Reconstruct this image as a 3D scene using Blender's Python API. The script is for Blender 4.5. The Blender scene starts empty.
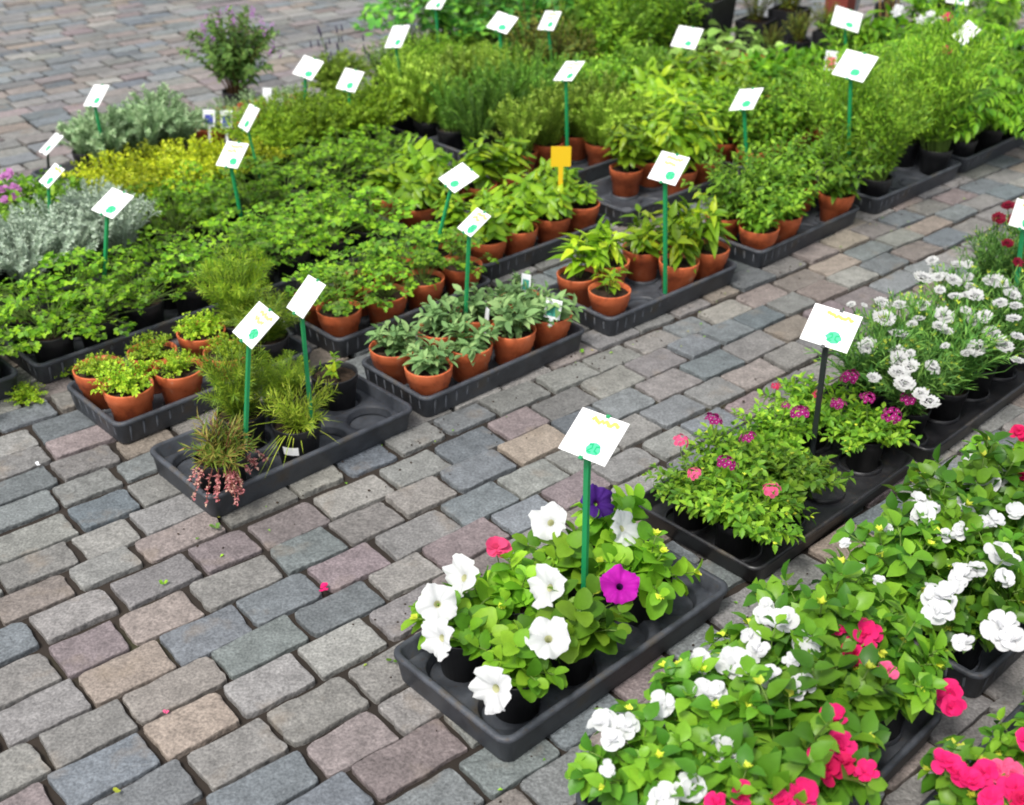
import bpy, math, random
import numpy as np
from mathutils import Vector, Matrix

rnd = random.Random(11)
S = bpy.context.scene
COL = S.collection
# ------------------------------------------------------------------ frame of the place
F_PX, PITCH, CAM_H = 1195.0, math.radians(30.5), 1.5
UX = Vector((0.726, 0.687, 0)).normalized()      # along the rows of trays
VX = Vector((-0.687, 0.726, 0)).normalized()     # across the rows
ROW_ANG = math.atan2(UX.y, UX.x)
def W(u, v, z=0.0):
    p = UX * u + VX * v
    return Vector((p.x, p.y, z))
def gp(px, py, z=0.0):                            # survey point of the photograph at height z
    a, b = (px - 512) / F_PX, (402.5 - py) / F_PX
    d = Vector((a, math.cos(PITCH) + b * math.sin(PITCH), -math.sin(PITCH) + b * math.cos(PITCH)))
    t = (CAM_H - z) / -d.z
    return Vector((d.x * t, d.y * t, z))
def uv(p): return p.x * UX.x + p.y * UX.y, p.x * VX.x + p.y * VX.y

# ------------------------------------------------------------------ materials
def nt(name):
    m = bpy.data.materials.new(name); m.use_nodes = True
    t = m.node_tree; t.nodes.clear()
    return m, t, t.nodes, t.links
def lin(c):
    return tuple(((x / 255) / 12.92 if x <= 10 else ((x / 255 + .055) / 1.055) ** 2.4) for x in c) + (1,)
def ramp(n, stops):
    r = n.new('ShaderNodeValToRGB'); e = r.color_ramp.elements
    while len(e) < len(stops): e.new(.5)
    for k, (p, c) in enumerate(stops): e[k].position = p; e[k].color = c
    return r
LG = 1.42
def leaf_mat(name, cols, transl=.3, rough=.48, jitter=.38, spec=.3):
    m, t, n, l = nt(name)
    out = n.new('ShaderNodeOutputMaterial'); g = n.new('ShaderNodeNewGeometry'); oi = n.new('ShaderNodeObjectInfo')
    k = len(cols) - 1; cols = [tuple(min(.8, x * LG) for x in c) for c in cols]
    r = ramp(n, [(i / k, tuple(c) + (1,)) for i, c in enumerate(cols)])
    l.new(g.outputs['Random Per Island'], r.inputs[0])
    hs = n.new('ShaderNodeHueSaturation')
    mr = n.new('ShaderNodeMapRange'); mr.inputs[3].default_value = 1 - jitter; mr.inputs[4].default_value = 1 + jitter
    l.new(oi.outputs['Random'], mr.inputs[0]); l.new(mr.outputs[0], hs.inputs['Value']); l.new(r.outputs[0], hs.inputs['Color'])
    nz = n.new('ShaderNodeTexNoise'); nz.inputs['Scale'].default_value = 90
    mr2 = n.new('ShaderNodeMapRange'); mr2.inputs[3].default_value = .8; mr2.inputs[4].default_value = 1.2
    tc = n.new('ShaderNodeTexCoord'); l.new(tc.outputs['Object'], nz.inputs['Vector']); l.new(nz.outputs[0], mr2.inputs[0])
    mx = n.new('ShaderNodeVectorMath'); mx.operation = 'SCALE'; l.new(hs.outputs[0], mx.inputs[0]); l.new(mr2.outputs[0], mx.inputs['Scale'])
    p = n.new('ShaderNodeBsdfPrincipled'); p.inputs['Roughness'].default_value = rough; p.inputs['Specular IOR Level'].default_value = spec
    tr = n.new('ShaderNodeBsdfTranslucent'); mix = n.new('ShaderNodeMixShader'); mix.inputs[0].default_value = transl
    l.new(mx.outputs[0], p.inputs['Base Color']); l.new(mx.outputs[0], tr.inputs['Color'])
    l.new(p.outputs[0], mix.inputs[1]); l.new(tr.outputs[0], mix.inputs[2]); l.new(mix.outputs[0], out.inputs[0])
    return m
def plain(name, col, rough=.6, spec=.4, noise=0, nscale=30, bump=0, bscale=200, transl=0):
    m, t, n, l = nt(name)
    out = n.new('ShaderNodeOutputMaterial'); p = n.new('ShaderNodeBsdfPrincipled')
    p.inputs['Roughness'].default_value = rough; p.inputs['Specular IOR Level'].default_value = spec
    p.inputs['Base Color'].default_value = tuple(col) + (1,)
    tc = n.new('ShaderNodeTexCoord')
    if noise:
        nz = n.new('ShaderNodeTexNoise'); nz.inputs['Scale'].default_value = nscale; nz.inputs['Detail'].default_value = 6
        l.new(tc.outputs['Object'], nz.inputs['Vector'])
        r = ramp(n, [(.3, tuple(c * (1 - noise) for c in col) + (1,)), (.7, tuple(min(1, c * (1 + noise)) for c in col) + (1,))])
        l.new(nz.outputs[0], r.inputs[0]); l.new(r.outputs[0], p.inputs['Base Color'])
    if bump:
        nb = n.new('ShaderNodeTexNoise'); nb.inputs['Scale'].default_value = bscale; l.new(tc.outputs['Object'], nb.inputs['Vector'])
        b = n.new('ShaderNodeBump'); b.inputs['Strength'].default_value = bump; b.inputs['Distance'].default_value = .003
        l.new(nb.outputs[0], b.inputs['Height']); l.new(b.outputs[0], p.inputs['Normal'])
    if transl:
        tr = n.new('ShaderNodeBsdfTranslucent'); tr.inputs['Color'].default_value = tuple(col) + (1,)
        mix = n.new('ShaderNodeMixShader'); mix.inputs[0].default_value = transl
        l.new(p.outputs[0], mix.inputs[1]); l.new(tr.outputs[0], mix.inputs[2]); l.new(mix.outputs[0], out.inputs[0])
    else:
        l.new(p.outputs[0], out.inputs[0])
    return m
def tray_mat(name, col, rough):
    m, t, n, l = nt(name)
    out = n.new('ShaderNodeOutputMaterial'); p = n.new('ShaderNodeBsdfPrincipled'); tc = n.new('ShaderNodeTexCoord')
    a = n.new('ShaderNodeTexNoise'); a.inputs['Scale'].default_value = 9; a.inputs['Detail'].default_value = 9; a.inputs['Roughness'].default_value = .7
    b = n.new('ShaderNodeTexNoise'); b.inputs['Scale'].default_value = 120; b.inputs['Detail'].default_value = 3
    l.new(tc.outputs['Object'], a.inputs['Vector']); l.new(tc.outputs['Object'], b.inputs['Vector'])
    r = ramp(n, [(.42, tuple(col) + (1,)), (.56, tuple(c * 1.7 + .006 for c in col) + (1,)), (.7, (.085, .07, .052, 1))]); l.new(a.outputs[0], r.inputs[0])
    q = ramp(n, [(.6, (0, 0, 0, 1)), (.68, (.5, .5, .5, 1))]); l.new(b.outputs[0], q.inputs[0])
    mx = n.new('ShaderNodeMixRGB'); mx.inputs[2].default_value = (.05, .036, .024, 1)
    l.new(q.outputs[0], mx.inputs[0]); l.new(r.outputs[0], mx.inputs[1]); l.new(mx.outputs[0], p.inputs['Base Color'])
    rr = n.new('ShaderNodeMapRange'); rr.inputs[3].default_value = rough - .12; rr.inputs[4].default_value = rough + .25; l.new(a.outputs[0], rr.inputs[0]); l.new(rr.outputs[0], p.inputs['Roughness'])
    bp = n.new('ShaderNodeBump'); bp.inputs['Strength'].default_value = .35; bp.inputs['Distance'].default_value = .004; l.new(a.outputs[0], bp.inputs['Height']); l.new(bp.outputs[0], p.inputs['Normal'])
    l.new(p.outputs[0], out.inputs[0]); return m
def pot_mat():
    m, t, n, l = nt('terracotta plastic')
    out = n.new('ShaderNodeOutputMaterial'); p = n.new('ShaderNodeBsdfPrincipled'); tc = n.new('ShaderNodeTexCoord'); oi = n.new('ShaderNodeObjectInfo')
    ad = n.new('ShaderNodeVectorMath'); ad.operation = 'ADD'; l.new(tc.outputs['Object'], ad.inputs[0]); l.new(oi.outputs['Location'], ad.inputs[1])
    a = n.new('ShaderNodeTexNoise'); a.inputs['Scale'].default_value = 24; a.inputs['Detail'].default_value = 8; a.inputs['Roughness'].default_value = .65; l.new(ad.outputs[0], a.inputs['Vector'])
    r = ramp(n, [(.32, (.32, .070, .028, 1)), (.48, (.56, .128, .044, 1)), (.62, (.62, .16, .062, 1)), (.74, (.56, .30, .20, 1))]); l.new(a.outputs[0], r.inputs[0])
    hs = n.new('ShaderNodeHueSaturation'); mr = n.new('ShaderNodeMapRange'); mr.inputs[3].default_value = .78; mr.inputs[4].default_value = 1.12
    l.new(oi.outputs['Random'], mr.inputs[0]); l.new(mr.outputs[0], hs.inputs['Value']); l.new(r.outputs[0], hs.inputs['Color']); l.new(hs.outputs[0], p.inputs['Base Color'])
    p.inputs['Roughness'].default_value = .55; p.inputs['Specular IOR Level'].default_value = .3; l.new(p.outputs[0], out.inputs[0]); return m
def stone_mat():
    m, t, n, l = nt('granite sett')
    out = n.new('ShaderNodeOutputMaterial'); p = n.new('ShaderNodeBsdfPrincipled')
    at = n.new('ShaderNodeAttribute'); at.attribute_name = 'stone_colour'
    tc = n.new('ShaderNodeTexCoord')
    def noise(sc, det, lo, hi):
        z = n.new('ShaderNodeTexNoise'); z.inputs['Scale'].default_value = sc; z.inputs['Detail'].default_value = det
        l.new(tc.outputs['Object'], z.inputs['Vector'])
        r = n.new('ShaderNodeMapRange'); r.inputs[1].default_value = .3; r.inputs[2].default_value = .7
        r.inputs[3].default_value = lo; r.inputs[4].default_value = hi
        l.new(z.outputs[0], r.inputs[0]); return z, r
    z1, r1 = noise(190, 4, .66, 1.34)
    z2, r2 = noise(30, 6, .8, 1.2)
    mu = n.new('ShaderNodeMath'); mu.operation = 'MULTIPLY'; l.new(r1.outputs[0], mu.inputs[0]); l.new(r2.outputs[0], mu.inputs[1])
    v = n.new('ShaderNodeVectorMath'); v.operation = 'SCALE'; l.new(at.outputs['Color'], v.inputs[0]); l.new(mu.outputs[0], v.inputs['Scale'])
    z5, r5 = noise(2.3, 6, .84, 1.14)
    mu2 = n.new('ShaderNodeMath'); mu2.operation = 'MULTIPLY'; l.new(mu.outputs[0], mu2.inputs[0]); l.new(r5.outputs[0], mu2.inputs[1]); l.new(mu2.outputs[0], v.inputs['Scale'])
    # lichen and rust stains
    z3, r3 = noise(9, 6, 0, 1); r3.inputs[1].default_value = .6; r3.inputs[2].default_value = .72; r3.inputs[4].default_value = .45
    mx = n.new('ShaderNodeMixRGB'); mx.inputs[2].default_value = (.22, .175, .13, 1)
    l.new(r3.outputs[0], mx.inputs[0]); l.new(v.outputs[0], mx.inputs[1]); l.new(mx.outputs[0], p.inputs['Base Color'])
    p.inputs['Roughness'].default_value = .62; p.inputs['Specular IOR Level'].default_value = .4
    zb, rb = noise(75, 8, 0, 1)
    b = n.new('ShaderNodeBump'); b.inputs['Strength'].default_value = .8; b.inputs['Distance'].default_value = .005
    l.new(zb.outputs[0], b.inputs['Height']); l.new(b.outputs[0], p.inputs['Normal'])
    l.new(p.outputs[0], out.inputs[0]); return m
def joint_mat():
    m, t, n, l = nt('joint earth')
    out = n.new('ShaderNodeOutputMaterial'); p = n.new('ShaderNodeBsdfPrincipled'); p.inputs['Roughness'].default_value = .95
    tc = n.new('ShaderNodeTexCoord'); z = n.new('ShaderNodeTexNoise'); z.inputs['Scale'].default_value = 2.2; z.inputs['Detail'].default_value = 8
    l.new(tc.outputs['Object'], z.inputs['Vector'])
    r = ramp(n, [(.35, (.014, .010, .007, 1)), (.58, (.028, .02, .014, 1)), (.72, (.04, .04, .016, 1))])
    l.new(z.outputs[0], r.inputs[0])
    # beyond the modelled setts the same paving goes on as a pattern
    mp = n.new('ShaderNodeMapping'); mp.inputs['Rotation'].default_value = (0, 0, -math.radians(39.5)); l.new(tc.outputs['Object'], mp.inputs[0])
    br = n.new('ShaderNodeTexBrick'); br.inputs['Scale'].default_value = 1; br.inputs['Brick Width'].default_value = .167; br.inputs['Row Height'].default_value = .109
    br.inputs['Mortar Size'].default_value = .005
    br.inputs['Color1'].default_value = (.25, .235, .22, 1); br.inputs['Color2'].default_value = (.19, .2, .21, 1); br.inputs['Mortar'].default_value = (.05, .04, .03, 1)
    l.new(mp.outputs[0], br.inputs['Vector'])
    ln = n.new('ShaderNodeVectorMath'); ln.operation = 'DISTANCE'; ln.inputs[1].default_value = (0, 5.5, 0); l.new(tc.outputs['Object'], ln.inputs[0])
    gt = n.new('ShaderNodeMath'); gt.operation = 'GREATER_THAN'; gt.inputs[1].default_value = 6.6; l.new(ln.outputs['Value'], gt.inputs[0])
    mx = n.new('ShaderNodeMixRGB'); l.new(gt.outputs[0], mx.inputs[0]); l.new(r.outputs[0], mx.inputs[1]); l.new(br.outputs['Color'], mx.inputs[2])
    l.new(mx.outputs[0], p.inputs['Base Color']); l.new(p.outputs[0], out.inputs[0]); return m

M = {
 'stone': stone_mat(), 'joint': joint_mat(),
 'tray': tray_mat('black recycled plastic', (.034, .038, .046), .5),
 'traydark': tray_mat('glossy black plastic', (.011, .011, .013), .34),
 'pot': pot_mat(),
 'blackpot': plain('black plastic', (.014, .014, .016), .45, .45, .3, 30),
 'soil': plain('potting soil', (.035, .023, .015), .95, .2, .6, 130, .9, 300),
 'stake': plain('green plastic', (.012, .25, .085), .4, .5),
 'darkstake': plain('dark plastic', (.018, .022, .024), .4, .5),
 'card': plain('white card', (.86, .86, .85), .45, .4),
 'yellow': plain('yellow ink', (.8, .6, .12), .6, .2), 'orange': plain('orange ink', (.85, .45, .2), .6, .2),
 'green': plain('green ink', (.08, .55, .27), .6, .2), 'darkgreen': plain('dark green ink', (.01, .36, .16), .6, .2),
 'grey': plain('faint grey ink', (.5, .5, .52), .6, .2),
 'yellowplastic': plain('yellow plastic', (.75, .48, .015), .4, .4),
 'blue': plain('blue print', (.06, .08, .36), .5, .3), 'teal': plain('teal print', (.05, .30, .24), .5, .3), 'pinkprint': plain('pink print', (.7, .12, .16), .5, .3),
 'white': plain('white plastic', (.75, .76, .78), .5, .4, .06, 20), 'greyplastic': plain('grey plastic', (.32, .32, .33), .5, .4, .1, 10),
 'sleeve': plain('pale plastic sleeve', (.6, .62, .66), .4, .5, .1, 20, transl=.3),
 'redpot': plain('red brown pot', (.22, .045, .035), .5, .4, .15, 20),
 'cane': plain('bamboo cane', (.42, .27, .11), .6, .3, .25, 30),
 'stem': plain('green stem', (.12, .2, .035), .6, .3, .25, 40), 'woody': plain('brown stem', (.13, .075, .035), .8, .2, .3, 40),
 'redstem': plain('reddish stem', (.2, .06, .04), .6, .3, .25, 40),
 'petalwhite': plain('white petals', (.80, .80, .81), .7, .2, transl=.4),
 'throat': plain('yellow green throat', (.62, .62, .36), .7, .2, transl=.3),
 'petalbud': plain('pink bud petals', (.72, .07, .19), .7, .2, .2, 60, transl=.3), 'petalmilk': plain('milky carnation petals', (.84, .84, .83), .8, .1, transl=.6), 'petalmagenta': plain('magenta petals', (.45, .01, .36), .7, .2, .15, 60, transl=.25), 'darkthroat': plain('dark violet throat', (.05, .004, .07), .7, .2),
 'petalviolet': plain('deep violet petals', (.055, .012, .17), .7, .2, .2, 60, transl=.2),
 'petalpink': plain('hot pink petals', (.76, .02, .17), .7, .2, .2, 60, transl=.3), 'petalred': plain('red petals', (.62, .012, .10), .7, .2, .2, 60, transl=.3),
 'petalrose': plain('rose pink petals', (.80, .12, .27), .7, .2, .2, 60, transl=.3),
 'petalplum': plain('plum petals', (.30, .008, .14), .7, .2, .25, 60, transl=.2), 'petalcrimson': plain('dark crimson petals', (.17, .004, .02), .7, .2, .2, 60, transl=.2),
 'lilac': plain('lilac petals', (.42, .20, .46), .7, .2, .2, 60, transl=.2), 'pinklilac': plain('pink lilac petals', (.55, .22, .5), .7, .2, .2, 60, transl=.3), 'darkspike': plain('dark lavender spike', (.06, .05, .085), .8, .2),
 'tassel': plain('pink tassel', (.62, .23, .22), .7, .2, .25, 60, transl=.2),
}
L = {
 'parsley': leaf_mat('parsley leaf', [(.05, .14, .007), (.125, .27, .011), (.22, .37, .017)], .4),
 'celery': leaf_mat('celery leaf', [(.05, .145, .010), (.125, .28, .014), (.225, .38, .022)]),
 'basil': leaf_mat('light basil leaf', [(.075, .18, .010), (.16, .29, .014), (.30, .40, .018)], .35, .35),
 'chili': leaf_mat('pepper leaf', [(.08, .18, .010), (.17, .30, .014), (.33, .41, .018)], .35, .35),
 'mint': leaf_mat('mint leaf', [(.055, .15, .012), (.13, .28, .018), (.24, .40, .03)]),
 'balm': leaf_mat('balm leaf', [(.055, .15, .010), (.125, .26, .014), (.23, .37, .022)]),
 'sage': leaf_mat('sage leaf', [(.075, .15, .05), (.13, .23, .078), (.20, .30, .11)], .2, .7, .12),
 'thyme': leaf_mat('lime thyme leaf', [(.13, .26, .012), (.24, .38, .02), (.36, .46, .03)]),
 'gold': leaf_mat('golden thyme leaf', [(.20, .27, .008), (.29, .345, .012), (.39, .415, .016)], .25),
 'olive': leaf_mat('olive green leaf', [(.07, .14, .008), (.14, .24, .010), (.22, .32, .016)]),
 'fine': leaf_mat('fine foliage', [(.075, .18, .012), (.15, .29, .018), (.24, .38, .028)], .3),
 'fern': leaf_mat('ferny leaf', [(.05, .16, .008), (.12, .29, .012), (.21, .39, .02)], .35),
 'silver': leaf_mat('silver leaf', [(.24, .30, .22), (.32, .39, .30), (.42, .49, .40)], .15, .8, .1),
 'greygreen': leaf_mat('grey green leaf', [(.14, .24, .11), (.24, .35, .18), (.38, .48, .28)], .2, .7, .1),
 'rosemary': leaf_mat('rosemary leaf', [(.05, .14, .02), (.11, .25, .03), (.21, .37, .05)], .15, .5),
 'rosemarylight': leaf_mat('tarragon leaf', [(.11, .20, .016), (.20, .31, .03), (.31, .42, .06)], .2),
 'dill': leaf_mat('dill frond', [(.09, .19, .010), (.19, .31, .018), (.32, .42, .03)], .3),
 'grass': leaf_mat('grassy leaf', [(.17, .27, .015), (.30, .40, .03), (.44, .48, .07)], .3),
 'autumn': leaf_mat('yellowing leaf', [(.09, .18, .02), (.19, .25, .03), (.36, .27, .07)], .3),
 'shrub': leaf_mat('shrub leaf', [(.06, .14, .03), (.12, .23, .045), (.20, .33, .07)]),
 'lovage': leaf_mat('lovage leaf', [(.03, .13, .02), (.07, .24, .028), (.16, .36, .035)]),
 'brownish': leaf_mat('bronze leaf', [(.05, .09, .012), (.10, .16, .016), (.20, .2, .022)]),
 'nasturtium': leaf_mat('round pale leaf', [(.13, .25, .04), (.2, .34, .07), (.28, .42, .10)]),
 'petunia': leaf_mat('petunia leaf', [(.06, .17, .010), (.125, .28, .015), (.22, .38, .025)], .35),
 'impatiens': leaf_mat('impatiens leaf', [(.035, .12, .010), (.08, .20, .013), (.15, .29, .02)], .3, .4),
 'bud': leaf_mat('lime bud', [(.4, .48, .04), (.5, .52, .06)], .3),
 'verbena': leaf_mat('verbena leaf', [(.05, .14, .010), (.11, .24, .015), (.21, .34, .025)], .3),
 'dianthus': leaf_mat('carnation leaf', [(.035, .11, .02), (.075, .18, .032), (.15, .28, .05)], .25, .65),
 'tasselmix': leaf_mat('faded pink tassel', [(.36, .10, .11), (.60, .21, .22), (.64, .38, .28)], .2),
 'dust': leaf_mat('dark ground leaf', [(.04, .09, .02), (.08, .16, .03), (.13, .22, .05)]),
}

# ------------------------------------------------------------------ mesh builder
class MB:
    def __init__(s): s.v = []; s.f = []; s.m = []; s.n = 0
    def add(s, verts, faces, mi=0):
        verts = np.asarray(verts, dtype=float).reshape(-1, 3)
        o = s.n; s.v.append(verts); s.n += len(verts)
        for f in faces: s.f.append(tuple(i + o for i in f)); s.m.append(mi)
    def mesh(s, name, mats, smooth=True):
        me = bpy.data.meshes.new(name)
        v = np.concatenate(s.v) if s.v else np.zeros((0, 3))
        me.from_pydata(v.tolist(), [], s.f)
        for m in mats: me.materials.append(m)
        me.polygons.foreach_set('material_index', s.m)
        if smooth: me.polygons.foreach_set('use_smooth', [True] * len(s.f))
        me.update(); return me
def obj(name, me, parent=None, loc=None, rot=None, sc=None):
    o = bpy.data.objects.new(name, me); COL.objects.link(o)
    if parent: o.parent = parent
    if loc is not None: o.location = loc
    if rot is not None: o.rotation_euler = rot
    if sc is not None: o.scale = sc
    return o
def tag(o, label, cat, group=None):
    o['label'] = label; o['category'] = cat
    if group: o['group'] = group
    return o
def empty(name, loc, rz=0):
    o = bpy.data.objects.new(name, None); COL.objects.link(o); o.location = loc; o.rotation_euler = (0, 0, rz)
    o.empty_display_size = .05; return o
def structure(o): o['kind'] = 'structure'; return o

# ---- leaf templates: (verts, faces), leaf along +y, unit length, half width 1 on x
def tpl(prof, curl=.25, fold=.25, wave=0):
    v, f, prev = [], [], None
    for k, (t, w) in enumerate(prof):
        z = -curl * t * t
        if w <= 0.001: v.append((0, t, z, 0)); cur = [len(v) - 1] * 3
        else:
            zz = fold * w + wave * (1 if k % 2 else -1)
            v += [(-w, t, z, zz), (0, t, z, 0), (w, t, z, zz)]; n = len(v); cur = [n - 3, n - 2, n - 1]
        if prev:
            for a in (0, 1):
                q = []
                for i in (prev[a], prev[a + 1], cur[a + 1], cur[a]):
                    if i not in q: q.append(i)
                if len(q) > 2: f.append(tuple(q))
        prev = cur
    return np.array(v, float), f
T = {
 'oval': tpl([(0, 0), (.12, .55), (.38, 1), (.7, .8), (1, 0)], .3, .4),
 'ovate': tpl([(0, 0), (.12, .7), (.32, 1), (.65, .66), (1, 0)], .35, .45),
 'basil': tpl([(0, 0), (.12, .65), (.35, 1), (.68, .75), (.88, .35), (1, 0)], .55, -.5),
 'lance': tpl([(0, 0), (.3, 1), (.68, .62), (1, 0)], .35, .5),
 'small': tpl([(0, 0), (.45, 1), (1, 0)], .2, .5),
 'needle': tpl([(0, .7), (.6, 1), (1, 0)], .12, .5),
 'strap': tpl([(0, .8), (.25, 1), (.5, .9), (.75, .65), (1, 0)], .55, .5),
 'round': tpl([(0, .25), (.15, .8), (.45, 1), (.8, .75), (1, .2)], .2, .3),
 'serr': tpl([(0, 0), (.15, .6), (.25, .5), (.42, 1), (.52, .78), (.7, .75), (.8, .45), (1, 0)], .3, .4),
 'petal': tpl([(0, .25), (.35, .75), (.7, 1), (.92, .7), (1, .25)], -.1, .25),
}
_lv = np.array([(0, 0, 0), (-.35, .16, .04), (-.95, .36, .12), (-.85, .58, .06), (-.42, .56, -.03), (-.55, .85, .05), (0, 1, -.1), (.5, .86, .05), (.42, .56, -.03), (.9, .6, .07), (.9, .34, .12), (.35, .16, .04), (0, .45, -.02)])
_lv = np.concatenate([_lv, np.zeros((13, 1))], 1)
T['lobed'] = (_lv, [(12, i, i + 1) for i in range(0, 11)] + [(12, 11, 0)])

def nrm(a):
    a = np.asarray(a, float); return a / (np.linalg.norm(a) + 1e-9)
Z3 = np.array([0, 0, 1.])
def leaf(mb, t, pos, d, up, Ln, Wd, mi=0, curl=1.0):
    y = nrm(d); x = np.cross(y, up)
    if np.linalg.norm(x) < 1e-3: x = np.cross(y, [1, 0.2, 0])
    x = nrm(x); z = np.cross(x, y)
    v, f = t
    mb.add(pos + np.outer(v[:, 0] * Wd * .5, x) + np.outer(v[:, 1] * Ln, y) + np.outer(v[:, 2] * Ln * curl + v[:, 3] * Wd * .5, z), f, mi)
def tube(mb, pts, r0, r1, mi=1, sides=4):
    pts = [np.asarray(p, float) for p in pts]; n = len(pts); vs = []
    for k, p in enumerate(pts):
        d = nrm(pts[min(k + 1, n - 1)] - pts[max(k - 1, 0)])
        a = nrm(np.cross(d, [0.31, .95, .12])); b = np.cross(d, a); r = r0 + (r1 - r0) * k / (n - 1)
        for s in range(sides):
            th = 2 * math.pi * s / sides; vs.append(p + r * (math.cos(th) * a + math.sin(th) * b))
    fs = []
    for k in range(n - 1):
        for s in range(sides):
            a, b = k * sides + s, k * sides + (s + 1) % sides
            fs.append((a, b, b + sides, a + sides))
    fs.append(tuple(range((n - 1) * sides, n * sides)))
    mb.add(vs, fs, mi)
def stempath(r, h, spread, r0, n=6, az=None, even=None, fall=.42, hlo=.78):
    az = r.uniform(0, 2 * math.pi) if az is None else az
    q = math.sqrt(r.random()) if even is None else even
    sp = spread * q; hh = h * (1 - fall * q * q) * r.uniform(hlo, 1.1)
    d = np.array([math.cos(az), math.sin(az), 0.]); side = np.array([-d[1], d[0], 0]) * r.uniform(-.25, .25) * spread
    p = []
    for k in range(n):
        t = k / (n - 1)
        p.append(d * (r0 * q + sp * t ** 1.15) + side * t * t + Z3 * hh * (t if q < .5 else math.sin(t * 1.45) / math.sin(1.45)))
    return p
def along(p, t):
    x = t * (len(p) - 1); k = min(int(x), len(p) - 2); f = x - k
    return p[k] * (1 - f) + p[k + 1] * f, nrm(p[k + 1] - p[k])
def leafy(seed, n, h, spread, nodes, Ln, Wd, shape, ang=60, r0=.02, t0=.15, phyl=2, droop=.2, top=.55, sr=.0016, jl=.36, budp=0, fall=.42):
    r = random.Random(seed); mb = MB(); t = T[shape]
    for i in range(n):
        p = stempath(r, h, spread, r0, az=i * 2.4 + r.uniform(-.5, .5), fall=fall); tube(mb, p, sr, sr * .5, 1)
        a0 = r.uniform(0, 6.28)
        for k in range(nodes):
            tt = t0 + (1 - t0) * k / max(1, nodes - 1); q, tg = along(p, min(tt, .999))
            x = nrm(np.cross(tg, [.2, .9, .15])); y = np.cross(tg, x); sz = 1 - (1 - top) * tt ** 2
            for j in range(phyl):
                az = a0 + k * (1.57 if phyl == 2 else 2.4) + j * 2 * math.pi / phyl + r.uniform(-.35, .35)
                a = math.radians(ang * (1 - .35 * tt) + r.uniform(-14, 14))
                o = (math.cos(az) * x + math.sin(az) * y)
                d = o * math.sin(a) + tg * math.cos(a) - Z3 * droop * r.uniform(.4, 1.4) * (1 - .5 * tt)
                s = sz * r.uniform(1 - jl, 1 + jl)
                leaf(mb, t, q + o * sr, d, tg * .6 + Z3 * .7 + np.array([r.uniform(-.3, .3), r.uniform(-.3, .3), 0]), Ln * s, Wd * s, 0, r.uniform(.5, 1.5))
        if budp and r.random() < budp:
            q, tg = along(p, .999)
            for j in range(5):
                az = j * 1.26; leaf(mb, T['small'], q, tg + .5 * np.array([math.cos(az), math.sin(az), 0]), Z3, Ln * .3, Wd * .3, 2)
    return mb
def compound(seed, n, h, spread, size, shape='lobed', wid=1.0, r0=.015, layout=None, fall=.6):
    r = random.Random(seed); mb = MB()
    lay = layout or [(0, .55, 0, 1.1), (-.38, .42, .8, .85), (.38, .42, -.8, .85), (-.75, .1, 1.3, .8), (.75, .1, -1.3, .8), (-.5, -.05, 2.0, .7), (.5, -.05, -2.0, .7), (-1., .35, .6, .65), (1., .35, -.6, .65)]
    for i in range(n):
        p = stempath(r, h, spread, r0, n=5, az=i * 2.4 + r.uniform(-.6, .6), fall=fall, hlo=.5); tube(mb, p, .0013, .0007, 1)
        e = p[-1]; tg = nrm(p[-1] - p[-2]); out = nrm(np.array([tg[0], tg[1], 0]) + .3 * np.array([r.uniform(-1, 1), r.uniform(-1, 1), 0]))
        fw = nrm(out + Z3 * r.uniform(-.8, .55)); sd = nrm(np.cross(fw, Z3)); upn = np.cross(sd, fw)
        s = size * r.uniform(.75, 1.25)
        for (lx, ly, la, ls) in lay:
            pos = e + s * (sd * lx + fw * ly) + upn * s * r.uniform(-.25, .15)
            d = fw * math.cos(la) - sd * math.sin(la) + upn * r.uniform(-.5, .25)
            leaf(mb, T[shape], pos, d, upn + .6 * np.array([r.uniform(-1, 1), r.uniform(-1, 1), 0]), s * ls * r.uniform(.8, 1.2), s * ls * wid, 0)
            leaf(mb, T['needle'], e, pos - e, upn, np.linalg.norm(pos - e), .0014, 1, 0)
    return mb
def pinnate(seed, n, h, spread, rl, Ln, Wd, pairs=5):
    r = random.Random(seed); mb = MB()
    for i in range(n):
        p = stempath(r, h, spread, .02, n=6, az=i * 2.4 + r.uniform(-.4, .4)); tube(mb, p, .004, .0015, 1)
        for tt in ((.45, .62, .8, 1.) if h > .15 else (1.,)):
            q, tg = along(p, min(tt, .999)); az = r.uniform(0, 6.28)
            o = nrm(np.array([math.cos(az), math.sin(az), 0]) + .6 * tg * np.array([1, 1, 0]))
            pts = [q + o * rl * s + Z3 * rl * (.35 * s - .55 * s * s) for s in (0, .25, .5, .75, 1.)]
            tube(mb, pts, .0016, .0007, 1, 3)
            for k in range(pairs):
                s = .25 + .72 * k / (pairs - 1); b, bt = along(pts, s); sd = nrm(np.cross(bt, Z3))
                for sg in (-1, 1):
                    leaf(mb, T['serr'], b, sd * sg * .9 + bt * .6 - Z3 * r.uniform(0, .4), Z3, Ln * (1.1 - .5 * s) * r.uniform(.8, 1.2), Wd * (1.1 - .5 * s))
            leaf(mb, T['serr'], pts[-1], bt - Z3 * .3, Z3, Ln * .9, Wd * .9)
    return mb
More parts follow.
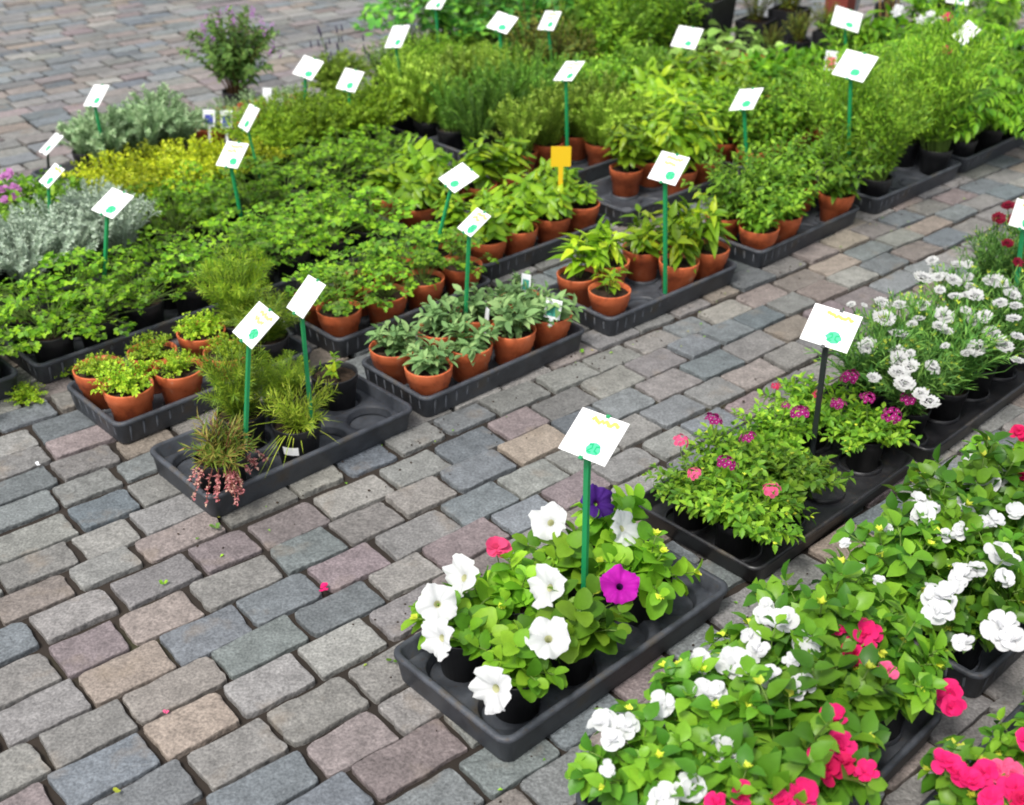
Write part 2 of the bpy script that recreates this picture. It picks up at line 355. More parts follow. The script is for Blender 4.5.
def spikes(seed, n, h, spread, nodes, Ln, Wd, per=3, r0=.03, tilt=.55, shape='needle', even=False, t0=.06):
    r = random.Random(seed); mb = MB()
    for i in range(n):
        p = stempath(r, h, spread, r0, n=5, az=i * 2.4); tube(mb, p, .0014, .0007, 1, 3)
        for k in range(nodes):
            tt = t0 + (1 - t0) * k / nodes; q, tg = along(p, tt); x = nrm(np.cross(tg, [.2, .9, .15])); y = np.cross(tg, x)
            for j in range(per):
                az = k * 1.1 + j * 6.283 / per + r.uniform(-.3, .3); o = math.cos(az) * x + math.sin(az) * y
                s = r.uniform(.7, 1.2) * (1 - .4 * tt)
                leaf(mb, T[shape], q, o * tilt + tg * (1 - tilt * .4), tg, Ln * s, Wd, 0)
    return mb

# ---- foliage species: name -> (builder of a mesh, materials)
def sp_parsley(s): return compound(s, 46, .125, .105, .0155, fall=.68), ('parsley', 'stem')
def sp_celery(s): return compound(s, 30, .13, .080, .021), ('celery', 'stem')
def sp_sage(s): return leafy(s, 12, .10, .066, 5, .047, .022, 'oval', 62, .02, .12, 2, .2, .65, fall=.6), ('sage', 'stem')
def sp_chili(s): return leafy(s, 5, .13, .04, 6, .060, .028, 'lance', 80, .006, .35, 2, .4, .75, .0022), ('chili', 'stem')
def sp_basil(s): return leafy(s, 8, .13, .062, 5, .054, .033, 'basil', 75, .014, .35, 2, .35, .75, .002), ('basil', 'stem')
def sp_pepper(s): return leafy(s, 9, .22, .075, 8, .050, .026, 'basil', 75, .012, .3, 2, .35, .75, .0022), ('basil', 'stem')
def sp_mint(s): return leafy(s, 26, .20, .11, 9, .030, .017, 'ovate', 66, .03, .12, 2, .15, .6), ('mint', 'stem')
def sp_balm(s): return leafy(s, 24, .22, .115, 9, .034, .023, 'serr', 66, .03, .15, 2, .15, .6), ('balm', 'stem')
def sp_thyme(s): return leafy(s, 46, .075, .055, 8, .0125, .009, 'small', 60, .03, .2, 2, 0, .7, .0007, fall=.6), ('thyme', 'stem')
def sp_gold(s): return leafy(s, 80, .11, .105, 9, .016, .012, 'small', 55, .05, .2, 2, 0, .8, .0007), ('gold', 'stem')
def sp_olive(s): return leafy(s, 100, .16, .12, 12, .018, .008, 'small', 42, .05, .1, 2, 0, .7, .0007), ('olive', 'stem')
def sp_marjoram(s): return leafy(s, 56, .20, .12, 11, .019, .012, 'small', 58, .04, .15, 2, .05, .6, .001), ('fine', 'stem')
def sp_fine(s): return leafy(s, 95, .38, .155, 16, .026, .008, 'small', 50, .04, .12, 2, .05, .7, .001), ('fine', 'stem')
def sp_fern(s): return pinnate(s, 11, .22, .14, .12, .048, .022), ('fern', 'stem')
def sp_silver(s): return spikes(s, 70, .15, .095, 11, .022, .0042, 4), ('silver', 'silver')
def sp_greyspike(s): return spikes(s, 54, .19, .10, 10, .036, .0065, 4), ('greygreen', 'greygreen')
def sp_rosemary(s): return spikes(s, 34, .27, .09, 22, .021, .0044, 4, .04), ('rosemary', 'stem')
def sp_tarragon(s): return spikes(s, 44, .24, .095, 14, .034, .0055, 4, .04), ('rosemarylight', 'stem')
def sp_dill(s): return spikes(s, 46, .19, .10, 12, .036, .0022, 6, .02, .75), ('dill', 'stem')
def sp_shrub(s):
    mb = leafy(s, 64, .40, .22, 13, .040, .026, 'lance', 60, .03, .25, 2, .05, .6, .0022)
    r = random.Random(s)
    for i in range(26):
        p = stempath(r, .43, .19, .03); q = p[-1]
        for k in range(10): leaf(mb, T['small'], q + np.array([r.uniform(-.008, .008), r.uniform(-.008, .008), k * .004 - .02]), [r.uniform(-1, 1), r.uniform(-1, 1), .5], Z3, .015, .012, 2)
    return mb, ('shrub', 'woody', 'lilac')
def sp_lavender(s):
    mb = spikes(s, 100, .24, .14, 12, .034, .009, 3); r = random.Random(s)
    for i in range(22):
        p = stempath(r, .38, .14, .03); tube(mb, p, .0009, .0007, 1, 3); q = p[-1]
        tube(mb, [q, q + Z3 * .012, q + Z3 * .026, q + Z3 * .034], .0045, .003, 2, 5)
    return mb, ('rosemarylight', 'stem', 'darkspike')
def sp_lovage(s): return compound(s, 34, .34, .15, .038, 'lobed', 1.0, .03), ('lovage', 'stem')
def sp_bronze(s): return leafy(s, 34, .30, .13, 12, .024, .013, 'ovate', 62, .03, .15, 2, .1, .6, .0018), ('brownish', 'woody')
def sp_tall(s): return leafy(s, 19, .44, .13, 13, .046, .019, 'lance', 58, .04, .1, 2, .15, .6, .002), ('balm', 'stem')
def sp_nasturtium(s): return compound(s, 22, .13, .10, .05, 'round', .95, .03, [(0, 0, 0, 1)]), ('nasturtium', 'stem')
def sp_petunia(s): return leafy(s, 8, .085, .072, 5, .046, .040, 'round', 68, .012, .12, 2, .12, .6, .0022, .36, .4, fall=.65), ('petunia', 'stem', 'bud')
def sp_impatiens(s): return leafy(s, 22, .125, .085, 5, .040, .029, 'oval', 72, .02, .15, 3, .25, .65, .002, .25, .5, fall=.6), ('impatiens', 'stem', 'bud')
def sp_verbena(s): return leafy(s, 38, .078, .095, 8, .023, .013, 'serr', 62, .02, .2, 2, .05, .75, .0009, .25, .25, fall=.7), ('verbena', 'stem', 'bud')
def sp_dianthus(s): return leafy(s, 60, .20, .105, 10, .036, .0055, 'needle', 45, .03, .08, 2, .05, .5, .0010, .3, .5), ('dianthus', 'dianthus', 'bud')
def sp_pinkgrass(s):
    r = random.Random(s); mb = spikes(s, 30, .11, .07, 7, .042, .003, 3, .02, .6)
    for i in range(18):
        az = -1.25 + r.uniform(-1.9, 1.9); p0 = np.array([math.cos(az), math.sin(az), 0]) * .03; o = nrm(p0)
        ln = r.uniform(.035, .075); pts = [p0 + o * ln * t + Z3 * (.05 * t - .12 * t * t + .02) * (ln / .08) for t in (0, .3, .6, .85, 1)]
        tube(mb, pts, .0012, .0008, 1, 3)
        for k in range(9):
            q, tg = along(pts, .4 + .065 * k)
            for j in range(3): leaf(mb, T['small'], q, [r.uniform(-1, 1), r.uniform(-1, 1), r.uniform(-.6, .6)], Z3, r.uniform(.004, .011), r.uniform(.003, .007), 2)
    return mb, ('autumn', 'redstem', 'tasselmix')
def sp_grass(s):
    r = random.Random(s); mb = spikes(s, 22, .10, .085, 9, .034, .0022, 4, .02, .7)
    for i in range(34):
        az = r.uniform(0, 6.28); o = np.array([math.cos(az), math.sin(az), 0])
        leaf(mb, T['strap'], o * .015, o * r.uniform(.2, 1.2) + Z3 + np.array([r.uniform(-.5, .5), r.uniform(-.5, .5), 0]), Z3 - o * .3, r.uniform(.04, .10), .0024, 0, r.uniform(.3, 2.6))
    return mb, ('grass', 'stem')
def sp_canes(s):
    r = random.Random(s); mb = leafy(s, 16, .50, .10, 11, .034, .020, 'ovate', 70, .03, .3, 2, .2, .6, .002)
    for i in range(5):
        x, y = r.uniform(-.05, .05), r.uniform(-.05, .05); tube(mb, [(x, y, 0), (x * 1.5, y * 1.5, .55)], .004, .0035, 2, 6)
    return mb, ('thyme', 'woody', 'cane')
def sp_bigleaf(s): return leafy(s, 8, .24, .10, 5, .12, .05, 'lance', 65, .02, .3, 2, .4, .8, .004), ('fern', 'redstem')
def sp_low(s): return leafy(s, 26, .10, .10, 6, .026, .016, 'ovate', 60, .03, .2, 2, .1, .7, .001), ('mint', 'stem')
def sp_blue(s): return spikes(s, 30, .08, .06, 6, .016, .005, 3, .03, .6, 'small'), ('greygreen', 'stem')
def sp_seedling(s): return leafy(s, 5, .07, .03, 3, .032, .016, 'lance', 70, .008, .3, 2, .2, .7, .0014), ('chili', 'stem')
SPEC = {k[3:]: v for k, v in list(globals().items()) if k.startswith('sp_')}
_fol = {}
def foliage(kind, var):
    if (kind, var) not in _fol:
        mb, mats = SPEC[kind](hash_(kind) + var * 77)
        _fol[(kind, var)] = mb.mesh(kind + '_foliage', [L.get(m) or M[m] for m in mats])
    return _fol[(kind, var)]
def hash_(s): return sum((i + 1) * ord(c) for i, c in enumerate(s))

# ---- pots, soil, trays
def lathe(prof, n=28, mi=0, cap=True):
    mb = MB(); v = []; f = []
    for (r, z) in prof:
        for k in range(n):
            a = 2 * math.pi * k / n; v.append((r * math.cos(a), r * math.sin(a), z))
    for i in range(len(prof) - 1):
        for k in range(n):
            a, b = i * n + k, i * n + (k + 1) % n; f.append((a, b, b + n, a + n))
    if cap: f.append(tuple(reversed(range(n))))
    mb.add(v, f, mi); return mb
POT = lathe([(.042, 0), (.0435, .001), (.0495, .054), (.0515, .0555), (.0535, .0565), (.0555, .071), (.0575, .0725), (.0605, .097), (.0605, .099), (.059, .1), (.0565, .0995), (.054, .08)]).mesh('terracotta_pot', [M['pot']])
BPOT = lathe([(.042, 0), (.0435, .001), (.052, .075), (.0545, .077), (.0565, .098), (.0565, .0995), (.0545, .1), (.053, .0985), (.0515, .08)]).mesh('black_pot', [M['blackpot']])
def soil_mesh(R, z):
    r = random.Random(4); v = [(0, 0, z + .004)]; f = []; n = 24
    for i, rr in enumerate((.35, .7, 1.)):
        for k in range(n):
            a = 6.2832 * k / n; v.append((R * rr * math.cos(a), R * rr * math.sin(a), z + (r.uniform(-.003, .004) if i < 2 else -.001)))
    f += [(0, 1 + k, 1 + (k + 1) % n) for k in range(n)]
    for i in range(2):
        for k in range(n):
            a, b = 1 + i * n + k, 1 + i * n + (k + 1) % n; f.append((a, a + n, b + n, b))
    mb = MB(); mb.add(v, f); return mb.mesh('soil', [M['soil']])
SOIL = soil_mesh(.0548, .087); SOILB = soil_mesh(.052, .087)

def rrect(w, d, r, n=5):
    p = []
    for (cx, cy, a0) in ((w - r, d - r, 0), (r, d - r, 90), (r, r, 180), (w - r, r, 270)):
        for k in range(n + 1):
            a = math.radians(a0 + 90 * k / n); p.append((cx + r * math.cos(a), cy + r * math.sin(a)))
    return p
def tray_mesh(w, d, h, rim, mat):
    mb = MB(); v = []
    lv = [(.012, 0.0, .02), (.010, .002, .02), (.004, h * .8, .024), (.0025, h * .82, .026), (0, h * .84, .028), (0, h - .003, .028), (.003, h, .026), (rim - .003, h, .02), (rim, h - .003, .018), (rim + .006, .011, .016), (rim + .008, .009, .016)]
    n = None
    for (ins, z, r) in lv:
        q = rrect(w - 2 * ins, d - 2 * ins, r); n = len(q)
        v += [(x + ins, y + ins, z) for x, y in q]
    f = []
    for i in range(len(lv) - 1):
        for k in range(n):
            a, b = i * n + k, i * n + (k + 1) % n; f.append((a, b, b + n, a + n))
    f.append(tuple(range((len(lv) - 1) * n, len(lv) * n))); f.append(tuple(reversed(range(n))))
    v = [(x + (.0022 * math.sin(9 * y + 3 * x) if z > .02 else 0), y + (.003 * math.sin(8.5 * x + 1.1) if z > .02 else 0), z + (.0016 * math.sin(11 * x + 7 * y) if z > .03 else 0)) for x, y, z in v]
    mb.add(v, f)
    def rib(ax, pos, sgn):
        q = []
        for z, i in ((.005, .0095), (h * .78, .0042)):
            for dx, dp in ((-.0035, .004), (-.0025, .0003), (.0025, .0003), (.0035, .004)):
                o = i + dp
                q.append((pos + dx, o if sgn < 0 else d - o, z) if ax == 0 else (o if sgn < 0 else w - o, pos + dx, z))
        mb.add(q, [(0, 1, 5, 4), (1, 2, 6, 5), (2, 3, 7, 6), (4, 5, 6, 7)])
    for sgn in (-1, 1) if rim == .012 else ():
        for k in range(int(w / .034) - 1): rib(0, .034 * (k + 1), sgn)
        for k in range(int(d / .034) - 1): rib(1, .034 * (k + 1), sgn)
    me = mb.mesh('plant_tray', [M[mat]]); return me
def deck_mesh(x0, y0, nx, ny, px, py, z, R, mat):
    mb = MB(); n = 32
    for i in range(nx):
        for j in range(ny):
            cx, cy = x0 + px * (i + .5), y0 + py * (j + .5); v = []
            for k in range(n):
                a = 6.28319 * k / n; c, s = math.cos(a), math.sin(a); m = max(abs(c), abs(s))
                v.append((cx + c / m * px * .5, cy + s / m * py * .5, z))
            for k in range(n):
                a = 6.28319 * k / n; v.append((cx + R * math.cos(a), cy + R * math.sin(a), z))
            for k in range(n):
                a = 6.28319 * k / n; v.append((cx + R * .97 * math.cos(a), cy + R * .97 * math.sin(a), z - .004))
            for k in range(n):
                a = 6.28319 * k / n; v.append((cx + R * .88 * math.cos(a), cy + R * .88 * math.sin(a), .013))
            f = []
            for t in range(3):
                for k in range(n):
                    a, b = t * n + k, t * n + (k + 1) % n; f.append((a, b, b + n, a + n))
            mb.add(v, f)
    return mb.mesh('pocket_deck', [M[mat]])
def grid_mesh(w, d, nx, ny, x0, y0, px, py, mat):
    mb = MB(); n = 28
    for i in range(nx):
        for j in range(ny):
            cx, cy = x0 + px * i, y0 + py * j
            v = []; pr = [(.050, .0095), (.049, .019), (.046, .019), (.045, .0095)]
            for (r, z) in pr:
                for k in range(n):
                    a = 6.28319 * k / n; v.append((cx + r * math.cos(a), cy + r * math.sin(a), z))
            f = [(t * n + k, t * n + (k + 1) % n, (t + 1) * n + (k + 1) % n, (t + 1) * n + k) for t in range(3) for k in range(n)]
            mb.add(v, f)
    return mb.mesh('pocket_ring_grid', [M[mat]])
_tr = {}
def tray(u, v, label, style='ring', w=.555, d=.272, h=.06, rot=0.0, group=None):
    key = (style, w, d, h)
    if key not in _tr:
        rim, mat = {'deck': (.0125, 'tray'), 'ring': (.012, 'tray'), 'thin': (.009, 'traydark')}[style]
        a = tray_mesh(w, d, h, rim, mat)
        if style == 'deck': b = deck_mesh(rim + .004, rim + .004, 4, 2, (w - 2 * rim - .008) / 4, (d - 2 * rim - .008) / 2, .030, .055, 'tray')
        else: b = grid_mesh(w, d, 4, 2, .07, d / 2 - .065, (w - .14) / 3, .13, mat)
        _tr[key] = (a, b)
    a, b = _tr[key]
    o = obj('plant_tray', a, None, W(u - (w - .535) / 2, v, .001), (0, 0, ROW_ANG + rot)); tag(o, label, 'plant tray', group)
    obj('pocket_deck' if style == 'deck' else 'pocket_ring_grid', b, o)
    return o
def plant(kind, u, v, label, group, pot='t', s=1.0, zs=1.0, z=.0105, cat='potted plant', name=None, ps=1.0, rz=None):
    t = empty(name or 'potted_' + kind_name(kind), W(u, v, z), rnd.uniform(0, 6.28) if rz is None else rz); tag(t, label, cat, group)
    if pot:
        ss = ps if ps != 1 else rnd.uniform(.97, 1.03)
        obj('pot', POT if pot == 't' else BPOT, t, sc=(ss, ss, ps)); obj('soil', SOIL if pot == 't' else SOILB, t, sc=(ss, ss, ps))
    f = obj('foliage', foliage(kind, rnd.randrange(3)), t, (0, 0, .086 * ps if pot else 0), (rnd.uniform(-.13, .13), rnd.uniform(-.13, .13), rnd.uniform(0, 6.28) * (kind != 'pinkgrass')))
    k = s * rnd.uniform(.84, 1.12); f.scale = (k * rnd.uniform(.93, 1.07), k * rnd.uniform(.93, 1.07), k * zs * rnd.uniform(.8, 1.15))
    t['uvp'] = (u, v); t_all.append(t)
    return t
t_all = []
KN = {'celery': 'parsley', 'chili': 'pepper_plant', 'pepper': 'pepper_plant', 'balm': 'lemon_balm', 'gold': 'golden_thyme', 'olive': 'mound_herb', 'fine': 'feathery_herb', 'fern': 'ferny_herb',
      'silver': 'curry_plant', 'greyspike': 'silver_herb', 'pinkgrass': 'trailing_plant', 'grass': 'chives', 'bronze': 'bronze_herb', 'tall': 'tall_herb', 'impatiens': 'busy_lizzie', 'dianthus': 'carnation',
      'canes': 'climber', 'bigleaf': 'broad_leaf_plant', 'low': 'low_herb', 'blue': 'blue_thyme', 'seedling': 'seedling', 'shrub': 'flowering_shrub'}
def kind_name(k): return KN.get(k, k)
def bed(u0, v0, kind, label, group, pot='t', nx=4, ny=2, skip=(), s=1.0, zs=1.0, over=None, style='ring', tray_label=None, d=.272, w=.555, h=.06, tray_group=None, ps=1.0, notray=False, kinds=None):
    if not notray: tray(u0, v0, tray_label, style, w, d, h, rnd.uniform(-.015, .015), tray_group)
    res = []
    for i in range(nx):
        for j in range(ny):
            if (i, j) in skip: continue
            uu = u0 + .07 - (w - .535) / 2 + (w - .14) * (i / (nx - 1) if nx > 1 else .5) + rnd.uniform(-.008, .008); vv = v0 + d / 2 + (.13 * (j - (ny - 1) / 2)) + rnd.uniform(-.008, .008)
            lb = (over or {}).get((i, j))
            res.append(plant((kinds or {}).get((i, j), kind), uu, vv, lb or label, None if lb else group, pot, s, zs, ps=ps))
    return res

# ------------------------------------------------------------------ setting: ground and setts
def ground():
    mb = MB(); R = 400
    mb.add([(-R, -R, -.012), (R, -R, -.012), (R, R, -.012), (-R, R, -.012)], [(0, 1, 2, 3)])
    structure(obj('ground', mb.mesh('ground', [M['joint']], False)))
    r = random.Random(5); mb = MB(); cols = []
    A = math.radians(39.5); ca, sa = math.cos(A), math.sin(A)
    pal0 = [((130, 128, 127), 7), ((122, 121, 122), 6), ((140, 136, 132), 3.5), ((108, 117, 126), 3.6), ((116, 124, 129), 3.5), ((138, 125, 120), 4), ((147, 131, 118), 2.6), ((134, 118, 121), 3.2), ((99, 110, 121), 2.0), ((126, 128, 123), 1.5)]
    pal = [((c[0] + 2, c[1] + 1, c[2] - 3), w_) for c, w_ in pal0]
    wts = [w for _, w in pal]
    b = -7.0
    while b < 11.5:
        wd = r.uniform(.092, .107); a = -6.0 - r.random() * .15; wob = r.uniform(0, 6.28)
        while a < 12.5:
            ln = r.choice((r.uniform(.135, .18), r.uniform(.145, .17), r.uniform(.115, .19)))
            ac, bc = a + ln / 2, b + wd / 2 + .006 * math.sin(a * 2.1 + wob)
            x, y = ac * ca - bc * sa, ac * sa + bc * ca
            if x * x + (y - 5.5) ** 2 < 6.7 ** 2 and y > -.6:
                g = r.uniform(.0012, .0034); hl, hw = ln / 2 - g, wd / 2 - g * .7
                cs = [(sx * (hl - r.uniform(-.001, .007)), sy * (hw - r.uniform(-.001, .0055))) for sx, sy in ((1, 1), (-1, 1), (-1, -1), (1, -1))]
                ring = []
                for k in range(4):
                    c = np.array(cs[k]); pv = np.array(cs[k - 1]) - c; nx_ = np.array(cs[(k + 1) % 4]) - c
                    rr = r.choice((r.uniform(.003, .008), r.uniform(.004, .010), r.uniform(.008, .022))); e1 = pv / np.linalg.norm(pv) * rr; e2 = nx_ / np.linalg.norm(nx_) * rr
                    ring += [c + e1, c + (e1 + e2) * .26, c + e2]
                    nn = np.array([nx_[1], -nx_[0]]) / np.linalg.norm(nx_)
                    for tq in (.3, .52, .72): ring.append(c + nx_ * (tq + r.uniform(-.06, .06)) + nn * r.uniform(-.003, .0012))
                ring = np.array(ring); n = len(ring); zt = r.uniform(-.003, .0015); tx, ty = r.uniform(-.022, .022), r.uniform(-.022, .022)
                vs = []
                for (scl, z) in ((1.0, -.016), (.995, -.0030), (.985, -.0006), (.94, .0), (.5, .0002)):
                    for q in ring:
                        qx, qy = q * (scl if scl < .6 else 1) if scl < .6 else q - q / np.linalg.norm(q) * (1 - scl) * .08
                        zz = z + zt + (tx * qx + ty * qy if z > -.015 else 0) + (r.uniform(-.0009, .0007) if z > -.003 else 0)
                        vs.append(((ac + qx) * ca - (bc + qy) * sa, (ac + qx) * sa + (bc + qy) * ca, min(zz, .0035)))
                fs = []
                for t in range(4):
                    for k in range(n):
                        i0, i1 = t * n + k, t * n + (k + 1) % n; fs.append((i0, i1, i1 + n, i0 + n))
                fs.append(tuple(range(4 * n, 5 * n)))
                mb.add(vs, fs)
                c = r.choices(pal, wts)[0][0]; k = r.uniform(.9, 1.1); mn = sum(c) / 3; c = lin([min(255, (mn + (q - mn) * .62) * k * .93 + r.uniform(-1.5, 1.5)) for q in c])
                cols.append((c[:3], len(vs)))
            a += ln
        b += wd
    me = mb.mesh('sett_paving', [M['stone']], False)
    at = me.attributes.new('stone_colour', 'FLOAT_COLOR', 'POINT')
    arr = np.concatenate([np.tile(np.array(c + (1.,)), (n, 1)) for c, n in cols]).astype(np.float32)
    at.data.foreach_set('color', arr.ravel())
    structure(obj('paving', me))
ground()

# ------------------------------------------------------------------ left bed: rows of herb trays
G = 'crowded herb pots in the trays'
# row beside the aisle
tray(.955, 1.915, 'black tray with round pockets holding dill, one pocket standing empty at its end', 'deck')
plant('pinkgrass', 1.02, 1.985, 'straggly yellow plant with pink hanging tassels in a black pot', None, 'b', 1.0, .85, rz=.2)
p_ = plant('grass', 1.215, 1.985, 'thin grassy tuft in a black pot with a white sticker', None, 'b', .95)
STICK_POT = p_
plant('seedling', 1.41, 2.11, 'small sparse plant in a black pot behind the empty tray pocket', None, 'b', .9)
plant('dill', 1.15, 2.11, 'feathery dill between the two tall green sign stakes', None, 'b', .85)
plant('dill', 1.28, 2.12, 'feathery dill plant just left of the small sparse black pot', None, 'b', .78)
SG = 'grey green sage, '
bed(1.545, 1.92, 'sage', '', None, tray_label='black tray carrying the grey green sage pots', s=.85, over={
 (0, 0): 'sage in the terracotta pot at the tray corner nearest the camera', (0, 1): 'sage in terracotta pot at the left end of its tray, behind the nearest pot',
 (1, 0): 'sage in terracotta pot directly behind the nearest sage pot along the aisle', (2, 0): 'bushy sage in the terracotta pot halfway along the aisle side',
 (3, 0): 'sage in terracotta pot with a teal label card stuck in it', (1, 1): 'sage plant at the back of its tray beside the green sign stake',
 (2, 1): 'tall sage plant in the back of the sage tray, left of the teal labels', (3, 1): 'sage plant at the far back corner of the sage tray'})
bed(2.18, 1.905, 'chili', '', None, tray_label='black tray of young pepper plants with an empty pocket', skip=((1, 0),), s=1.1, over={
 (0, 0): 'young pepper plant in the wide terracotta pot standing alone at the tray corner', (0, 1): 'leggy pepper plant in terracotta pot behind the lone corner pot',
 (1, 1): 'pepper plant in terracotta pot left of the green sign stake', (2, 0): 'pepper plant in terracotta pot with the white sign stuck into it',
 (2, 1): 'yellow leaved pepper plant hidden behind the white sign on its green stake', (3, 0): 'pepper plant in terracotta pot at the right end of its tray on the aisle side', (3, 1): 'pepper plant at the far back corner of its tray, next to the mint'},
 kinds={(0, 0): 'seedling'})
bed(2.845, 1.90, 'mint', 'green oregano in terracotta pot, tucked in the aisle side tray', 'oregano pots in the aisle side tray', tray_label='black tray under the bushy oregano, with two terracotta pots showing on its edge', skip=((2, 0),), s=1.0, over={
 (1, 0): 'bushy oregano in the terracotta pot on the near edge of its tray', (3, 0): 'oregano with pale variegated leaves in the terracotta pot at the tray end', (0, 0): 'oregano at the near left corner of its tray beside the pepper plants'})
bed(3.49, 1.90, 'fine', 'mounded fine leaved herb in the tray with the black pots', 'fine leaved mounds by the aisle', 'b', 3, 2, ((1, 0), (1, 1)), 1.0, 1.1, {(2, 0): 'big rounded fine leaved mound in the black pot on the aisle edge', (0, 0): 'loose fine leaved mound beside the variegated oregano'}, tray_label='black tray by the aisle under the big rounded herb mounds')
bed(4.08, 1.90, 'fern', 'ferny bright green herb in a black pot at the far end of the aisle', 'ferny herbs at the far end of the aisle', 'b', 3, 2, s=1.1, zs=.95, tray_label='black tray under the bright ferny herbs at the far end of the aisle')
bed(4.70, 1.95, 'fern', 'ferny bright green herb at the right edge of the far beds', 'ferny herbs at the right edge', 'b', 2, 2, s=1.0, tray_label='black tray under ferny herbs at the right edge of the far beds')
# second row
bed(.955, 2.315, 'thyme', '', None, s=.85, tray_label='black tray of lime green thyme in terracotta pots, nearest the left edge', skip=((3, 0), (3, 1)), over={
 (0, 0): 'lime green thyme in the small terracotta pot at the tray corner', (1, 0): 'lime green thyme in the big terracotta pot right of the corner pot', (0, 1): 'lime green thyme in terracotta pot at the left end, behind the corner pot',
 (1, 1): 'lime thyme in the second terracotta pot of the back line of its tray', (2, 0): 'lime thyme in terracotta pot half hidden by the dill', (2, 1): 'lime thyme at the back of its tray against the parsley'})
plant('dill', 1.40, 2.385, 'feathery dill behind the leftmost tall green stake pair', None, 'b', .8)
plant('autumn', 1.40, 2.51, 'dill gone orange brown beside the parsley bed', None, 'b', .9) if 'autumn' in SPEC else plant('dill', 1.40, 2.51, 'pale dill standing against the parsley bed', None, 'b', .9)
bed(1.575, 2.31, 'celery', 'leafy flat parsley in terracotta pot behind the sage tray', 'flat parsley pots behind the sage', s=.88, tray_label='black tray behind the sage, full of flat parsley pots', over={
 (0, 0): 'flat parsley in terracotta pot nearest the left end, beside the blank white sign', (1, 0): 'flat parsley in the second terracotta pot behind the sage tray', (2, 0): 'flat parsley in terracotta pot at the middle of the edge facing the sage', (3, 0): 'flat parsley in terracotta pot at the right end, left of a sign stake'})
bed(2.17, 2.40, 'basil', 'pale green basil in terracotta pot in the tray behind the pepper plants', 'pale basil pots behind the peppers', tray_label='black tray of pale basil in front of the yellow tag', s=.88, over={
 (0, 0): 'pale basil in the big terracotta pot just right of a white sign', (1, 0): 'pale drooping basil in terracotta pot below the yellow tag', (2, 0): 'small pale basil with leaves hanging over its pot edge, left of the pepper plants'})
bed(2.80, 2.40, 'pepper', 'tall pale pepper plant in terracotta pot in the middle bed', 'tall pepper plants in the middle bed', tray_label='black tray of tall pepper plants with a bare corner', skip=((0, 0), (0, 1), (1, 0)), over={(2, 0): 'tall pepper plant in terracotta pot behind the white sign with orange writing'})
bed(3.42, 2.36, 'balm', 'bushy mint in the bed behind the oregano tray', 'mint behind the oregano', s=.88, zs=1.15, tray_label='black tray hidden under mint behind the oregano')
bed(4.04, 2.36, 'balm', 'light green lemon balm behind the fine leaved mounds', 'lemon balm behind the mounds', s=.85, zs=.9, tray_label='black tray hidden under lemon balm behind the mounds')
bed(4.66, 2.36, 'fern', 'bright ferny herb under the leaning white sign at the upper right', 'ferny herbs under the leaning sign', 'b', 3, 2, s=1.0, tray_label='black tray under ferny herbs below the leaning sign at the upper right')
# third row
bed(.945, 2.715, 'parsley', 'bushy parsley packed at the left of the parsley bed', 'parsley at the left of the bed', 'b', tray_label='black tray at the left under the parsley, its bare corner showing', s=1.05, skip=(), kinds={(3, 0): 'celery', (1, 1): 'celery'})
bed(.35, 2.715, 'parsley', 'bushy parsley spilling at the left edge of the picture', 'parsley at the left edge', 'b', tray_label='black tray under parsley at the left edge of the picture', s=1.1, zs=1.0)
bed(1.56, 2.715, 'parsley', 'deep green parsley in the middle of the parsley bed', 'parsley in the middle of the bed', 'b', tray_label='black tray hidden under the middle of the parsley bed', s=1.05, kinds={(0, 0): 'celery', (2, 1): 'celery', (3, 0): 'celery', (1, 1): 'celery'})
bed(2.19, 2.76, 'basil', 'yellow green basil with big drooping leaves beside the parsley', 'yellow green basil beside the parsley', skip=((3, 1), (2, 1)), tray_label='black tray of yellow green basil with bare pockets at its back', s=1.1)
bed(2.81, 2.78, 'tarragon', 'dark upright herb in terracotta pot behind the yellow tag', 'upright herbs behind the yellow tag', skip=((0, 0), (1, 0)), tray_label='black tray of upright herbs behind the yellow tag', s=.95)
bed(3.43, 2.76, 'basil', 'tall yellow green basil in the far middle of the beds', 'yellow green basil in the far middle', s=1.15, zs=1.2, tray_label='black tray under tall yellow green basil in the far middle')
bed(4.05, 2.76, 'bigleaf', 'broad leaved green plant far behind the mint', 'broad leaved plants far behind the mint', s=.55, zs=.8, tray_label='black tray under broad leaved plants far behind the mint')
bed(4.67, 2.76, 'bigleaf', 'dark broad leaved plant at the upper right behind the mounds', 'broad leaved plants at the upper right', 'b', 3, 1, s=.6, tray_label='black tray of broad leaved plants at the upper right')
# fourth row
bed(.93, 3.11, 'silver', 'silver needle leaved curry plant in the pale grey patch at the left', 'silver curry plants at the left', 'b', tray_label='black tray under the silver curry plants at the left', s=1.12)
bed(.35, 3.11, 'silver', 'silver curry plant cut by the left edge of the picture', 'silver curry plants at the left edge', 'b', tray_label='black tray under silver curry plants at the left edge', s=1.1)
bed(1.53, 3.11, 'parsley', 'fresh parsley just below the golden thyme', 'parsley below the golden thyme', 'b', tray_label='black tray hidden under parsley below the golden thyme', s=1.0, kinds={(1, 0): 'celery', (3, 1): 'celery'})
bed(2.15, 3.13, 'parsley', 'parsley at the back of its bed by the bare black tray', 'parsley at the back of the bed', 'b', 4, 2, ((3, 0), (3, 1)), tray_label='half bare black tray at the back of the parsley', s=1.05)
bed(2.80, 3.14, 'rosemary', 'dark upright rosemary in the middle of the beds', 'rosemary in the middle of the beds', 'b', tray_label='black tray under the dark upright rosemary', s=1.0)
bed(3.43, 3.13, 'mint', 'green herb in terracotta pot behind the rosemary', 'green herbs behind the rosemary', s=.95, tray_label='black tray of green herbs behind the rosemary')
